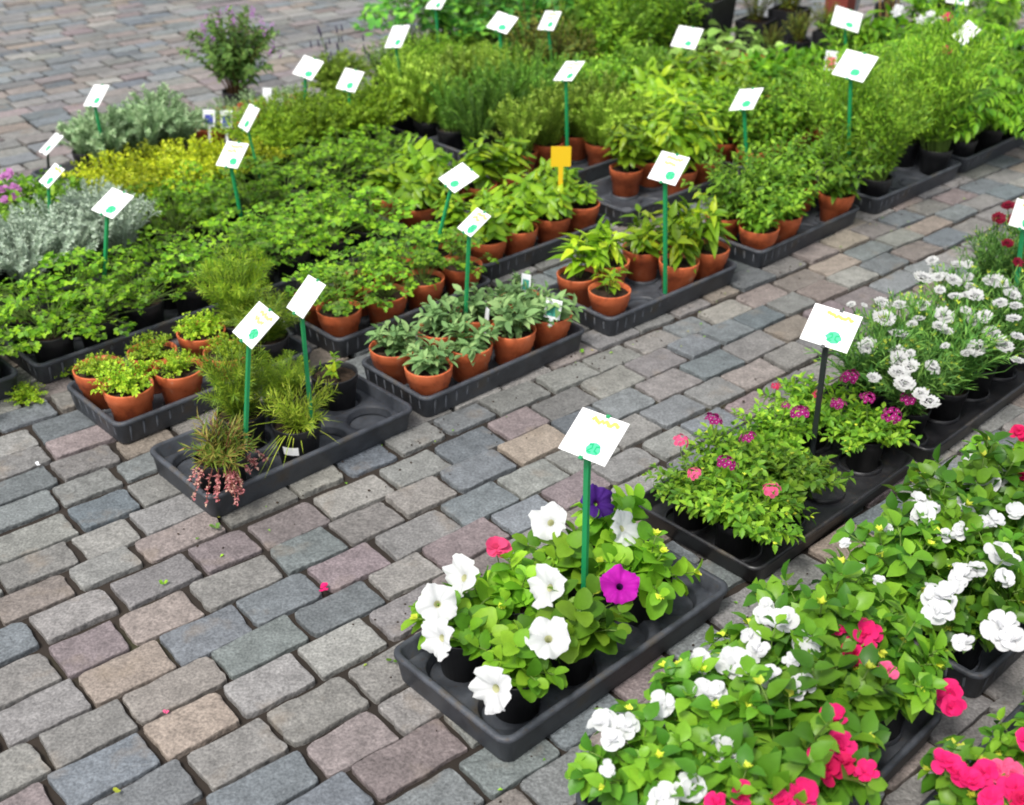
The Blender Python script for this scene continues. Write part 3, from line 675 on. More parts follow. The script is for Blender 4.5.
bed(4.03, 3.13, 'nasturtium', 'pale round leaved nasturtium below the white seedling box', 'round leaved nasturtiums below the box', s=1.0, nx=3, tray_label='black tray of round leaved nasturtium')
# fifth row
bed(.95, 3.50, 'low', 'low green herb at the left edge behind the silver curry plants', 'low herbs at the left edge', 'b', s=1.05, tray_label='black tray under low green herbs at the left edge')
bed(1.57, 3.44, 'gold', 'golden yellow thyme in the bright yellow patch', 'golden thyme in the yellow patch', 'b', 4, 2, ((3, 1),), tray_label='black tray under the golden thyme', s=1.0, zs=.95)
bed(2.19, 3.50, 'olive', 'olive green mound of fine leaves behind the parsley', 'olive mounds behind the parsley', 'b', 4, 2, tray_label='black tray under the olive green mounds', s=1.0)
bed(2.80, 3.42, 'tarragon', 'grey green upright tarragon left of the rosemary', 'tarragon left of the rosemary', 'b', 4, 2, tray_label='black tray under grey green tarragon', s=1.0)
bed(3.42, 3.50, 'bronze', 'bronze leaved bushy herb below the two white signs at the top', 'bronze herbs below the top signs', 'b', 2, 2, w=.29, tray_label='short black tray under bronze leaved herbs at the top', s=.9)
bed(3.72, 3.50, 'tall', 'light green herb between the bronze leaved herbs and the white box', 'light herbs beside the bronze ones', 'b', 2, 2, w=.29, tray_label='short black tray beside the bronze leaved herbs at the top', s=.75)
bed(4.04, 3.50, 'tall', 'tall light green herb beside the white seedling box', 'tall herbs beside the seedling box', 'b', 3, 2, tray_label='black tray under tall light green herbs', s=.85)
# sixth row and beyond
bed(1.55, 3.84, 'greyspike', 'grey green lavender without flowers in the black tray at the upper left', 'grey lavender at the upper left', 'b', 4, 2, ((0, 0), (0, 1)), tray_label='black tray of grey lavender at the upper left, its near end bare', s=.95)
bed(2.15, 3.92, 'blue', 'small bluish thyme in terracotta pot below the flowering shrub', 'bluish thyme below the shrub', 't', 4, 2, tray_label='black tray of terracotta pots below the flowering shrub', s=.9)
bed(3.02, 3.84, 'marjoram', 'yellow green marjoram at the back left of the beds', 'marjoram at the back left', 'b', 4, 2, tray_label='black tray of marjoram at the back left', s=.85)
bed(3.58, 3.90, 'lovage', 'dark leafy lovage at the back of the beds', 'lovage at the back', 'b', 3, 2, tray_label='black tray of lovage at the back of the beds', s=1.05)
bed(4.08, 3.90, 'tall', 'tall pale herb at the top of the picture', 'tall pale herbs at the top', 'b', 3, 2, tray_label='black tray of tall pale herbs at the top', s=.9)
bed(3.50, 4.30, 'lovage', 'bright leafy lovage at the outer back corner of the beds', 'lovage at the outer back corner', 'b', 3, 2, tray_label='black tray of lovage at the outer back corner', s=1.1)
bed(4.12, 4.30, 'lovage', 'tall lovage behind the signs at the top of the picture', 'lovage behind the top signs', 'b', 3, 2, tray_label='black tray of lovage behind the top signs', s=1.0)
bed(4.74, 4.0, 'tall', 'tall willowy herb at the top centre beside the black square planter', 'tall herbs by the planter', 'b', 3, 2, tray_label='black tray of tall herbs by the square planter', s=.95)
plant('shrub', 2.55, 4.36, 'bushy shrub with lilac flower tips standing alone in a black pot on the paving', None, 'b', .92, .88, z=.002, ps=1.0, cat='potted shrub')
plant('lavender', 2.86, 4.06, 'lavender with dark flower spikes in a black pot, right of the lilac shrub', None, 'b', 1.05, z=.002, ps=.9)

# ------------------------------------------------------------------ right bed: summer flowers
P1 = [tray(.955, .995, 'grey black tray of petunias with pocket openings, nearest the camera', 'deck', w=.585, d=.305)]
pet = []
for (u, v, lb) in ((1.035, 1.085, 'white flowered petunia at the near corner of the petunia tray'), (1.035, 1.22, 'petunia with three white trumpets at the left corner of its tray'), (1.165, 1.085, 'petunia with two white open flowers near the middle of the tray'),
                   (1.165, 1.22, 'petunia with a hot pink bud at the back left of its tray'), (1.30, 1.22, 'petunia with a big round white flower beside the sign stake'), (1.43, 1.225, 'petunia with a crumpled white flower at the far back of the tray'),
                   (1.375, 1.095, 'petunia with a single magenta flower at the right end of its tray')):
    pet.append(plant('petunia', u, v, lb, None, 'b', 1.0, 1.0, ps=.9))
ver = bed(1.625, .995, 'verbena', 'leafy verbena without open flowers in the glossy black tray', 'verbena without open flowers', 'b', 4, 2, ((2, 0),), s=1.1, zs=.88, d=.33, w=.59, h=.045, style='thin', ps=.8, tray_label='thin glossy black tray of verbena with one bare pocket')
dia = bed(2.255, .985, 'dianthus', 'white carnation with narrow blue green leaves', 'white carnations', 'b', 4, 2, d=.33, w=.59, h=.045, style='thin', s=1.0, ps=.8, tray_label='thin glossy black tray under the white carnations')
red = bed(3.02, 1.06, 'dianthus', 'dark crimson carnation at the right edge of the picture', 'crimson carnations at the right edge', 'b', 4, 2, d=.33, w=.59, h=.045, style='thin', s=1.0, ps=.8, tray_label='thin black tray of crimson carnations at the right edge')
imp = bed(.955, .545, 'impatiens', '', None, 'b', 4, 2, d=.31, w=.58, s=1.18, ps=.9, tray_label='black tray under the white and pink busy lizzies at the bottom edge')
imp2 = bed(1.64, .545, 'impatiens', '', None, 'b', 4, 2, d=.31, w=.58, s=1.15, ps=.9, tray_label='black tray under the all white busy lizzies at the right')
imp3 = bed(2.29, .545, 'impatiens', '', None, 'b', 2, 2, d=.31, w=.3, s=.95, ps=.9, tray_label='short black tray with a red busy lizzie at the right edge')
imp4 = bed(1.27, .17, 'impatiens', '', None, 'b', 4, 2, d=.31, w=.58, s=.92, ps=.9, tray_label='black tray of pink busy lizzies in the bottom right corner')

# ---- blooms
def frame(d):
    z = nrm(d); x = nrm(np.cross([0.1, 1, .2], z)); return x, np.cross(z, x), z
def xf(mb0, pos, d, roll, out, s=1.0):
    x, y, z = frame(d); c, sn = math.cos(roll), math.sin(roll); X = x * c + y * sn; Y = -x * sn + y * c
    V = np.concatenate(mb0.v); V = pos + s * (np.outer(V[:, 0], X) + np.outer(V[:, 1], Y) + np.outer(V[:, 2], z))
    o = out.n; out.v.append(V); out.n += len(V)
    for f, m in zip(mb0.f, mb0.m): out.f.append(tuple(i + o for i in f)); out.m.append(m)
def b_petunia(r):
    mb = MB(); R = .036; n = 40; v = []; f = []; ph = r.uniform(0, 6)
    pr = [(.0025, -.034), (.004, -.022), (.0065, -.010), (.012, -.003), (.022, .002), (.031, .003), (.036, .001)]
    for i, (q, z) in enumerate(pr):
        for k in range(n):
            a = 6.28319 * k / n; g = (q / R) ** 2; lob = 1 + .065 * g * math.cos(5 * a) + .035 * g * math.sin(17 * a + ph)
            zz = z + g * (.005 * math.sin(5 * a + 1.3) + .0045 * math.sin(9 * a + ph) + .006 * math.cos(2 * a + ph) + .003 * math.sin(14 * a + 2 * ph))
            v.append((q * lob * math.cos(a), q * lob * math.sin(a), zz))
    for i in range(len(pr) - 1):
        for k in range(n):
            a, b = i * n + k, i * n + (k + 1) % n; f.append((a, b, b + n, a + n))
    mb.add(v, f); mb.m = [1 if i < 2 * n else 0 for i in range(len(f))]
    return mb
def b_double(r, R=.0215):
    mb = MB()
    for (cnt, rad, el, hgt) in ((5, 1.0, -.05, 0), (4, .8, .22, .002), (3, .5, .55, .003)):
        a0 = r.uniform(0, 6)
        for k in range(cnt):
            a = a0 + 6.283 * k / cnt + r.uniform(-.2, .2); e = el + r.uniform(-.35, .4)
            d = np.array([math.cos(a) * math.cos(e), math.sin(a) * math.cos(e), math.sin(e)])
            leaf(mb, T['petal'], np.array([0, 0, hgt]) + d * .001, d, Z3 + .5 * np.array([r.uniform(-1, 1), r.uniform(-1, 1), 0]), R * rad * r.uniform(.75, 1.15), R * rad * r.uniform(.9, 1.25), 0, r.uniform(-1, 3))
    return mb
def b_verbena(r):
    mb = MB()
    for i in range(14):
        q = math.sqrt((i + .5) / 14); a = i * 2.4; th = q * 1.25
        n_ = np.array([math.sin(th) * math.cos(a), math.sin(th) * math.sin(a), math.cos(th)]); c = n_ * np.array([.021, .021, .010]) * r.uniform(.88, 1.12)
        x, y, z = frame(n_ + np.array([r.uniform(-.3, .3), r.uniform(-.3, .3), 0]))
        for k in range(5):
            b = 6.283 * k / 5 + i; leaf(mb, T['petal'], c, x * math.cos(b) + y * math.sin(b), z, .0068, .0062, 0)
        mb.add([c + z * .0012 + .0011 * (x * math.cos(b) + y * math.sin(b)) for b in (0, 1.05, 2.1, 3.14, 4.19, 5.24)], [tuple(range(6))], 1)
    return mb
def b_carnation(r, R=.021):
    mb = MB()
    for (cnt, rad, el) in ((6, 1, -.05), (6, .85, .12), (6, .6, .3), (4, .35, .6)):
        a0 = r.uniform(0, 6)
        for k in range(cnt):
            a = a0 + 6.283 * k / cnt; e = el + r.uniform(-.2, .2); d = np.array([math.cos(a) * math.cos(e), math.sin(a) * math.cos(e), math.sin(e)])
            s = nrm(np.cross(Z3, d)); up = np.cross(d, s); Ln = R * rad * r.uniform(.85, 1.1); w = Ln * .75
            v = [d * .001, d * Ln * .5 - s * w * .6, d * Ln * .5 + s * w * .6]
            m = 7
            for j in range(m + 1):
                q = -1 + 2 * j / m; l2 = Ln * (1 - .18 * q * q) * (1 if j % 2 else .87); v.append(d * l2 + s * w * q + up * Ln * .12 * (1 if j % 2 else -.6))
            f = [(0, 2, 1)] + [(1, 3, 4), (1, 4, 5), (1, 5, 6), (1, 6, 7), (1, 7, 2), (2, 7, 8), (2, 8, 9), (2, 9, 10)]
            mb.add(v, f, 0)
    tube(mb, [(0, 0, -.016), (0, 0, 0)], .0035, .005, 2, 6)
    return mb
cnt_fl = {}
def bloom(kind, mats, pos, face, plants, s, r, name='flower', label=None):
    pos = np.array(pos); pl = min(plants, key=lambda t: (t.location.x - pos[0]) ** 2 + (t.location.y - pos[1]) ** 2)
    mb0 = {'petunia': b_petunia, 'double': b_double, 'verbena': b_verbena, 'carnation': b_carnation}[kind](r)
    out = MB(); xf(mb0, np.zeros(3), face, r.uniform(0, 6.28), out, s)
    base = np.array(pl.location) + np.array([0, 0, .09]); rel = base - pos
    back = -nrm(face) * (.03 if kind == 'petunia' else .008) * s
    pts = [back, back * 1.3 + rel * .15 - np.array([0, 0, .012]), rel * .5 - np.array([0, 0, .008]), rel]
    tube(out, pts, .0011, .0014, 2, 4)
    me = out.mesh('flower', [M[m] if m in M else L[m] for m in mats])
    o = obj(name, me, pl)
    # the thing is turned: express the flower in its frame
    q = Matrix.Rotation(-pl.rotation_euler.z, 4, 'Z'); o.location = q @ Vector(pos - np.array(pl.location)); o.rotation_euler = (0, 0, -pl.rotation_euler.z)
    if label: o['label'] = label
    cnt_fl.setdefault(pl.name, []).append(mats[0])
    return o
fr = random.Random(21)
CAMV = np.array([0, 0, CAM_H])
def fdir(p, up=.8, tc=.7, j=.35, bias=(0, 0, 0)):
    c = nrm(CAMV - np.array(p)); return nrm(c * tc + Z3 * up + np.array(bias) + np.array([fr.uniform(-j, j), fr.uniform(-j, j), fr.uniform(-j, j)]))
WH = ('petalwhite', 'throat', 'stem')
for (px, py, z, bias, m, s) in ((549, 521, .185, (-.4, 0, 0), WH, .95), (625, 527, .185, (.9, .1, -.1), WH, .9), (460, 577, .18, (-1.0, .1, -.2), WH, 1.0), (437, 604, .19, (.0, -.3, 0), WH, .9), (438, 639, .175, (-1.1, -.2, -.5), WH, .9),
                                (546, 587, .175, (-.8, 0, -.3), WH, 1.0), (548, 637, .18, (0, 0, 0), WH, .95), (492, 690, .16, (-.9, -.3, -.5), WH, 1.0),
                                (598, 502, .19, (.3, .2, -.3), ('petalviolet', 'darkthroat', 'stem'), .85), (620, 585, .165, (0, 0, 0), ('petalmagenta', 'darkthroat', 'stem'), .9)):
    p = gp(px, py, z); bloom('petunia', m, p, fdir(p, .5, 1.0, .12, bias), pet, s * 1.06, fr)
p = gp(497, 549, .185); bloom('double', ('petalbud', 'throat', 'stem'), p, fdir(p), pet, 1.1, fr, 'flower', 'half open hot pink bud')
for (px, py, m, s) in ((713, 420, 'petalplum', .95), (681, 441, 'petalrose', .8), (727, 464, 'petalplum', 1.0), (771, 490, 'petalrose', .85), (776, 386, 'petalred', .5), (800, 413, 'petalplum', 1.05), (817, 394, 'petalred', .5), (850, 377, 'petalplum', 1.05), (892, 416, 'petalplum', 1.0), (908, 400, 'petalplum', .9), (786, 405, 'petalplum', .5), (694, 474, 'petalrose', .7), (748, 438, 'petalplum', .8), (838, 404, 'petalplum', .8), (868, 398, 'petalplum', .8)):
    p = gp(px, py, .175); bloom('verbena', (m, 'petalwhite' if m != 'petalrose' else 'petalrose', 'stem'), p, fdir(p, 1.0, .3), ver, s * .98, fr, 'flower_head')
for (px, py, s) in ((932, 260, .9), (924, 277, 1.2), (958, 264, 1), (954, 280, 1), (955, 296, .9), (975, 295, 1), (993, 280, 1.2), (1003, 283, 1), (1012, 294, 1), (1000, 302, 1), (851, 304, .55), (899, 304, .75), (884, 318, 1.3), (900, 334, 1.3), (944, 315, 1.1), (940, 326, .9), (991, 332, 1.1), (977, 348, 1.1), (968, 352, .8), (868, 346, 1.25), (873, 377, .95), (902, 360, 1.3), (910, 366, 1.1), (899, 372, 1.2), (905, 383, 1.1), (932, 367, .9), (921, 393, .8), (930, 401, 1.0), (1013, 318, .9), (985, 316, .9), (1005, 345, 1), (864, 305, .45), (897, 350, .9), (1018, 360, .9), (1016, 305, .9), (940, 290, .7), (966, 310, .7)):
    p = gp(px, py, .22 if py > 330 else .25); bloom('carnation', ('petalmilk', 'throat', 'dianthus'), p, fdir(p, 1.2, .35, .45), dia, s * fr.uniform(.8, 1.1), fr)
for k in range(34):
    p = gp(fr.uniform(868, 1022), fr.uniform(262, 392), .23)
    if 2.24 < uv(p)[0] < 2.86 and .98 < uv(p)[1] < 1.34: bloom('carnation', ('petalmilk', 'petalmilk', 'dianthus'), p, fdir(p, 1.2, .35, .5), dia, fr.uniform(.45, .85), fr)
for (px, py, s) in ((1008, 205, .95), (999, 218, .9), (1008, 243, .8), (1018, 262, .7)):
    p = gp(px, py, .27); bloom('carnation', ('petalcrimson', 'petalcrimson', 'dianthus'), p, fdir(p, .9, .6), red, s, fr)
WD, PD, RD, RO = ('petalwhite', 'throat', 'stem'), ('petalpink', 'throat', 'stem'), ('petalred', 'throat', 'stem'), ('petalrose', 'throat', 'stem')
for (px, py, m, s) in ((603, 722, WD, 1.1), (612, 740, WD, .9), (626, 726, WD, .9), (662, 705, WD, 1.0), (700, 660, WD, 1.0), (735, 664, WD, 1.35), (715, 695, WD, 1.0), (704, 690, WD, .9), (757, 650, WD, .9), (783, 622, WD, 1.2), (764, 617, WD, .8), (805, 684, WD, 1.0), (795, 692, WD, .8), (802, 640, WD, .9), (812, 652, WD, .8), (720, 752, WD, 1.15), (733, 751, WD, .8),
                       (690, 790, WD, 1.1), (664, 800, WD, 1.0), (766, 605, WD, .7), (750, 636, WD, .8), (793, 660, WD, .7), (608, 770, WD, .6), (771, 677, WD, .8),
                       (863, 635, PD, 1.3), (838, 628, PD, .7), (835, 660, RD, .9), (852, 655, RD, .9), (887, 671, RO, .8), (834, 716, PD, 1.0), (822, 722, PD, .6), (838, 747, PD, 1.25), (822, 755, PD, .9), (828, 770, RD, 1.1), (845, 762, RD, .8), (866, 772, PD, .8), (800, 795, PD, 1.2), (912, 678, RD, .7), (918, 690, RD, .6), (950, 694, PD, 1.1), (953, 708, PD, .9), (855, 655, PD, .8), (783, 802, PD, .9), (742, 795, PD, .8), (716, 803, PD, .8)):
    p = gp(px, py, .20 if px < 900 else .13); bloom('double', m, p, fdir(p), imp, s, fr)
for (px, py, s) in ((920, 500, .9), (923, 515, 1.2), (930, 508, .8), (974, 464, .9), (988, 470, 1.0), (985, 483, 1.5), (998, 477, 1.0), (972, 480, 1.0), (966, 512, .9), (955, 503, .7), (995, 521, 1.0), (985, 525, .8), (940, 598, 1.5), (936, 612, 1.2), (951, 590, .9), (963, 573, 1.0), (957, 580, .8), (1003, 628, 1.4), (1012, 640, 1.2), (998, 553, 1.0), (1010, 560, .8), (960, 531, .8), (945, 535, .7), (1005, 578, .9), (1015, 510, .9), (977, 570, .8), (962, 643, .8), (845, 543, .5), (878, 580, .5), (860, 568, .45), (888, 528, .5)):
    p = gp(px, py, .20); bloom('double', WD, p, fdir(p), imp2, s, fr)
for (px, py, m, s) in ((1020, 432, RD, .9), (1022, 475, RD, .9)):
    p = gp(px, py, .19); bloom('double', m, p, fdir(p), imp3, s, fr)
for (px, py, m, s) in ((963, 776, PD, 1.0), (972, 782, PD, .8), (985, 773, PD, .9), (1000, 772, RO, .9), (1012, 775, RO, .9), (1016, 788, PD, 1.0), (1020, 800, RD, .8)):
    p = gp(px, py, .20); bloom('double', m, p, fdir(p), imp4, s, fr)
for t in imp4[1:] + imp3 + red:
    for k in range(3):
        a = fr.uniform(0, 6.28); q = np.array(t.location) + np.array([.07 * math.cos(a), .07 * math.sin(a), fr.uniform(.18, .205)])
        if t in red: bloom('carnation', ('petalcrimson', 'petalcrimson', 'dianthus'), q + Z3 * .07, fdir(q, .9, .6), [t], .85, fr)
        else: bloom('double', PD if t in imp4 else RD, q, fdir(q), [t], .9, fr)
# labels of the flowering pots say what they carry
def relabel(plants, where, kindword, grp, table):
    for t in plants:
        ms = set(cnt_fl.get(t.name, [])); key = 'w' if 'petalwhite' in ms else ''
        if ms & {'petalpink', 'petalred', 'petalrose'}: key += 'p'
        t['label'] = table[key]; t['group'] = grp + ' ' + {'': 'leaf', 'w': 'white', 'p': 'pink', 'wp': 'mixed'}[key]
relabel(imp, '', '', 'busy lizzies at the bottom edge', {'': 'busy lizzie in leaf only, in the bottom edge tray', 'w': 'busy lizzie covered in white double flowers at the bottom edge', 'p': 'busy lizzie with hot pink double flowers at the bottom edge', 'wp': 'busy lizzies mingling white and hot pink flowers at the bottom edge'})
relabel(imp2, '', '', 'busy lizzies at the right', {'': 'busy lizzie in leaf only, left end of the white tray', 'w': 'busy lizzie with white double flowers in the tray at the right edge', 'p': '', 'wp': ''})
relabel(imp3, '', '', 'busy lizzies at the right edge', {'': 'leafy busy lizzie without flowers cut by the right edge', 'w': '', 'p': 'busy lizzie with a red flower at the right edge', 'wp': ''})
relabel(imp4, '', '', 'busy lizzies in the corner', {'': 'leafy busy lizzie in the bottom right corner tray', 'w': '', 'p': 'busy lizzie with bright pink flowers in the bottom right corner', 'wp': ''})
VLAB = {}
for t in ver:
    ms = cnt_fl.get(t.name, [])
    if ms:
        u, v = t['uvp']; key = (round(u, 1), v > 1.15); t['group'] = ''
        del t['group']
        side = 'back' if v > 1.15 else 'front'
        cl = {'petalplum': 'plum', 'petalrose': 'rose pink', 'petalred': 'red'}; words = ' and '.join(sorted({cl[m] for m in ms}))
        k = min(3, int((u - 1.625) / .147)); pos = ['at the left end', 'second from the left end', 'third from the left end', 'beside the white carnations'][k]
        t['label'] = 'verbena with %s flower heads in the %s line, %s' % (words, side, pos)

# ------------------------------------------------------------------ price signs
def box_mesh(name, x0, x1, y0, y1, z0, z1, mat, bev=0):
    mb = MB(); v = [(x, y, z) for z in (z0, z1) for x, y in ((x0, y0), (x1, y0), (x1, y1), (x0, y1))]
    mb.add(v, [(3, 2, 1, 0), (4, 5, 6, 7), (0, 1, 5, 4), (1, 2, 6, 5), (2, 3, 7, 6), (3, 0, 4, 7)])
    return mb.mesh(name, [mat], False)
def ribbon(mb, pts, w, z, mi=0):
    v = []; n = len(pts)
    for k, (x, y) in enumerate(pts):
        a = pts[min(k + 1, n - 1)]; b = pts[max(k - 1, 0)]; dx, dy = a[0] - b[0], a[1] - b[1]; l = math.hypot(dx, dy) + 1e-9
        v += [(x - dy / l * w / 2, y + dx / l * w / 2, z), (x + dy / l * w / 2, y - dx / l * w / 2, z)]
    mb.add(v, [(2 * k, 2 * k + 1, 2 * k + 3, 2 * k + 2) for k in range(n - 1)], mi)
def sign(stx, sty, cx, cy, al, tau, rho, w, label, title='yellow', price=True, dark=False, pos=1):
    B = gp(stx, sty, .14); a, b = (cx - 512) / F_PX, (402.5 - cy) / F_PX
    d = np.array([a, math.cos(PITCH) + b * math.sin(PITCH), -math.sin(PITCH) + b * math.cos(PITCH)])
    Tp = np.array([0, 0, CAM_H]) + d * (B.y / d[1]); h = w * .8
    A, t, ro = map(math.radians, (al, tau, rho))
    e1 = np.array([math.cos(A), -math.sin(A), 0]); nh = np.array([-math.sin(A), -math.cos(A), 0])
    e2 = nh * math.cos(t) + np.array([0, 0, -math.sin(t)])
    f1 = e1 * math.cos(ro) + e2 * math.sin(ro); f2 = -e1 * math.sin(ro) + e2 * math.cos(ro); nz = np.cross(f1, -f2)
    Bn = np.array(B); foot = Tp + (Bn - Tp) * ((Tp[2] - .045) / (Tp[2] - Bn[2]))
    root = empty('price_sign', Vector(foot)); tag(root, label, 'price sign')
    top = Tp - nz * .004 + f2 * h * .28
    mb = MB(); hw = .0055
    s = nrm(f1 - Z3 * f1[2]); q = nrm(np.cross(s, Z3)); vs = []
    for p in (foot, foot * .5 + top * .5, top):
        rel = p - foot
        for (i, j) in ((-1, -.6), (1, -.6), (1, .6), (-1, .6)): vs.append(rel + s * hw * i + q * hw * j)
    fs = [(0, 3, 2, 1), (8, 9, 10, 11)]
    for k in (0, 4):
        for i in range(4): fs.append((k + i, k + (i + 1) % 4, k + 4 + (i + 1) % 4, k + 4 + i))
    mb.add(vs, fs); sm = M['darkstake'] if dark else M['stake']
    obj('stake', mb.mesh('stake', [sm], False), root)
    c = obj('card', box_mesh('card', -w / 2, w / 2, -h / 2, h / 2, -.0008, .0008, M['card']), root)
    c.matrix_local = Matrix(((f1[0], -f2[0], nz[0], Tp[0] - foot[0]), (f1[1], -f2[1], nz[1], Tp[1] - foot[1]), (f1[2], -f2[2], nz[2], Tp[2] - foot[2]), (0, 0, 0, 1)))
    for (x, y) in ((.06 * w, h / 2), (.06 * w - .006, -h / 2)):
        obj('clip', box_mesh('clip', x - .004, x + .004, y - .004, y + .0025, -.0025, .0026, sm), c)
    r = random.Random(int(cx * 7 + cy))
    if title:
        m = MB(); x0 = (-.02 if title == 'yellow' else -.03) * pos
        for ln in range(2 if title == 'orange' else 1):
            y = h * (.34 - .2 * ln); x = -w * .28 + r.uniform(0, .01)
            pts = [(x + i * .0042, y + r.uniform(-.0045, .0045)) for i in range(15 if ln == 0 else 11)]
            ribbon(m, pts, .0072, .0014)
        obj('plant_name', m.mesh('plant_name', [M[title]], False), c)
    m = MB()
    for ln in range(3):
        x = -w * .36; pts = [(x + i * .004, h * (.08 - .11 * ln) + r.uniform(-.0005, .0005)) for i in range(6 + 3 * (ln % 2))]; ribbon(m, pts, .0008, .0013)
    obj('small_print', m.mesh('small_print', [M['grey']], False), c)
    if price:
        m = MB(); px_, py_ = w * r.uniform(.1, .24), -h * r.uniform(.2, .28); R = .0165 * r.uniform(.85, 1.05)
        v = [(px_, py_, .0014)] + [(px_ + R * r.uniform(.8, 1.12) * 1.15 * math.cos(k * .3927), py_ + R * .85 * r.uniform(.85, 1.1) * math.sin(k * .3927), .0014) for k in range(16)]
        m.add(v, [(0, 1 + k, 1 + (k + 1) % 16) for k in range(16)], 0)
        ribbon(m, [(px_ - .011, py_ + .005), (px_ - .005, py_ + .008), (px_ - .003, py_ + .001), (px_ - .011, py_ - .007), (px_ - .002, py_ - .007)], .0032, .0019, 1)
        ribbon(m, [(px_ + .011, py_ + .007), (px_ + .004, py_ + .005), (px_ + .004, py_ - .003), (px_ + .012, py_ - .006)], .0032, .0019, 1)
        obj('price_mark', m.mesh('price_mark', [M['green'], M['darkgreen']], False), c)
    return root
SIGNS = [
 (106, 155, 96.3, 95.7, 53, 46, -14, .105, 'white price sign rising from the grey lavender at the upper left', None),
 (51, 178, 51.2, 144.0, 68, 38, -14, .105, 'small tilted price sign on a dark stake near the left edge', None, True, True),
 (52, 232, 51.7, 175.6, 59, 38, -6, .09, 'price sign standing in the back of the silver curry plants', 'yellow'),
 (106, 275, 112.5, 203.1, 44, 30, -2, .105, 'price sign between the silver curry plants and the parsley', None),
 (241, 210, 232.3, 154.7, 47, 46, -10, .105, 'price sign with faint orange writing in front of the golden thyme', 'orange'),
 (260, 174, 248.9, 117.8, 65, 54, -6, .105, 'narrow looking sign at the left flank of the olive mounds', None),
 (306, 117, 308.1, 67.7, 35, 42, 6, .105, 'blank white sign in front of the dark lavender spikes', None),
 (353, 122, 350.0, 80.2, 44, 50, -2, .105, 'white sign behind the olive mounds, left of the tarragon', None),
 (402, 88, 397.1, 36.6, 59, 54, -14, .12, 'white sign at the outer edge of the lovage by the empty paving', None),
 (440, 52, 437.2, .8, 53, 46, -10, .105, 'sign cut by the top edge above the lovage', None),
 (505, 88, 502.3, 22.6, 32, 38, 10, .105, 'plain white sign above the bronze leaved herbs', None),
 (554, 75, 549.5, 20.6, 59, 54, -10, .105, 'upright sign on a green stake among the tall light herbs', 'orange'),
 (568, 148, 569.0, 71.0, 68, 42, -18, .105, 'sign on a tall green stake above the rosemary', 'orange'),
 (438, 246, 458.5, 177.6, 53, 26, 10, .105, 'sign leaning right over the yellow green basil', None),
 (467, 310, 474.0, 222.2, 74, 38, -10, .09, 'sign on a green stake stuck in the sage tray', 'orange'),
 (666, 263, 668.6, 168.1, 56, 50, -6, .105, 'big sign with two lines of orange writing above the pepper plants', 'orange'),
 (748, 168, 746.2, 99.3, 68, 46, -22, .105, 'sign with a green price above the oregano and mint', None),
 (686, 68, 687.0, 37.5, 41, 50, -2, .12, 'white sign left of the black square planter', None),
 (846, 62, 846.9, 19.2, -7, 46, 22, .12, 'sign tilted the other way at the top right of the beds', None),
 (849, 168, 854.9, 65.7, 47, 46, 2, .12, 'broad sign beside the pink tag above the feathery mounds', None),
 (962, 85, 966.4, 33.0, 74, 50, 10, .105, 'steeply turned blank sign in the ferny herbs at the upper right', None, False),
 (247, 436, 255.6, 324.8, 62, 38, -6, .105, 'sign with yellow writing on the tall stake behind the pink tasselled plant', 'orange'),
 (312, 413, 305.9, 296.4, 71, 46, -14, .105, 'blank backed white sign on the tall stake in the grassy tuft pot', None, False),
 (586, 572, 593.6, 436.4, 53, 38, -10, .105, 'large sign on a green stake in the petunia tray', 'yellow'),
 (817, 422, 831.0, 328.0, 35, 46, 2, .105, 'large sign on a black stake in the verbena', 'yellow', True, True),
 (1016, 290, 1025.0, 214.8, 74, 74, -10, .09, 'sign cut by the right edge beside the crimson carnations', 'yellow'),
 (955, 60, 958.5, -6.2, -10, 70, 10, .105, 'sign cut by the top edge at the far right', None),
]
for sgn in SIGNS: sign(*sgn)

# ---- small plant tags
def tagcard(px, py, z, w, h, mats, label, yaw=-.6, lean=.25, stick=.07, name='plant_tag'):
    p = gp(px, py, z); root = empty(name, p - Vector((0, 0, h / 2 + stick)), yaw); tag(root, label, 'plant tag')
    base = 'white' if mats != 'yellowplastic' else mats
    c = obj('card', box_mesh('card', -w / 2, w / 2, -.0006, .0006, -h / 2, h / 2, M[base]), root, (0, 0, h / 2 + stick), (-lean, 0, 0))
    if mats != base:
        obj('picture', box_mesh('picture', -w * .34, w * .34, -.0012, -.0007, -h * .38, h * .2, M[mats]), c)
    obj('prong', box_mesh('prong', -w * .12, w * .12, -.0006, .0006, -stick - h / 2 , -h / 2, M[base]), c)
    return root
tagcard(209, 118, .17, .045, .06, 'blue', 'white tag with a blue picture, left of a pair below the shrub', -.1)
tagcard(226.5, 119.5, .17, .045, .065, 'blue', 'white tag with a blue picture, right of a pair below the shrub', -.1)
tagcard(277.5, 106, .17, .04, .055, 'blue', 'white tag with a blue picture beside the olive mounds', -.1)
tagcard(267, 93, .17, .035, .04, 'white', 'small blank white tag behind the olive mounds', -.1)
tagcard(553, 309, .145, .046, .05, 'teal', 'white and teal tag in the last sage pot', -.5, .35, .02)
tagcard(526, 283, .16, .028, .05, 'teal', 'narrow teal tag poking out of the sage leaves', -.5, .1)
tagcard(487, 316, .13, .02, .045, 'white', 'narrow white tag among the sage leaves', -1.1, .1)
tagcard(831, 61, .22, .05, .08, 'pinkprint', 'white tag with a pink picture beside the broad sign', -.3)
tagcard(561, 156.5, .28, .062, .064, 'yellowplastic', 'plain yellow plastic tag standing in the pale basil', .0, .05, .13)
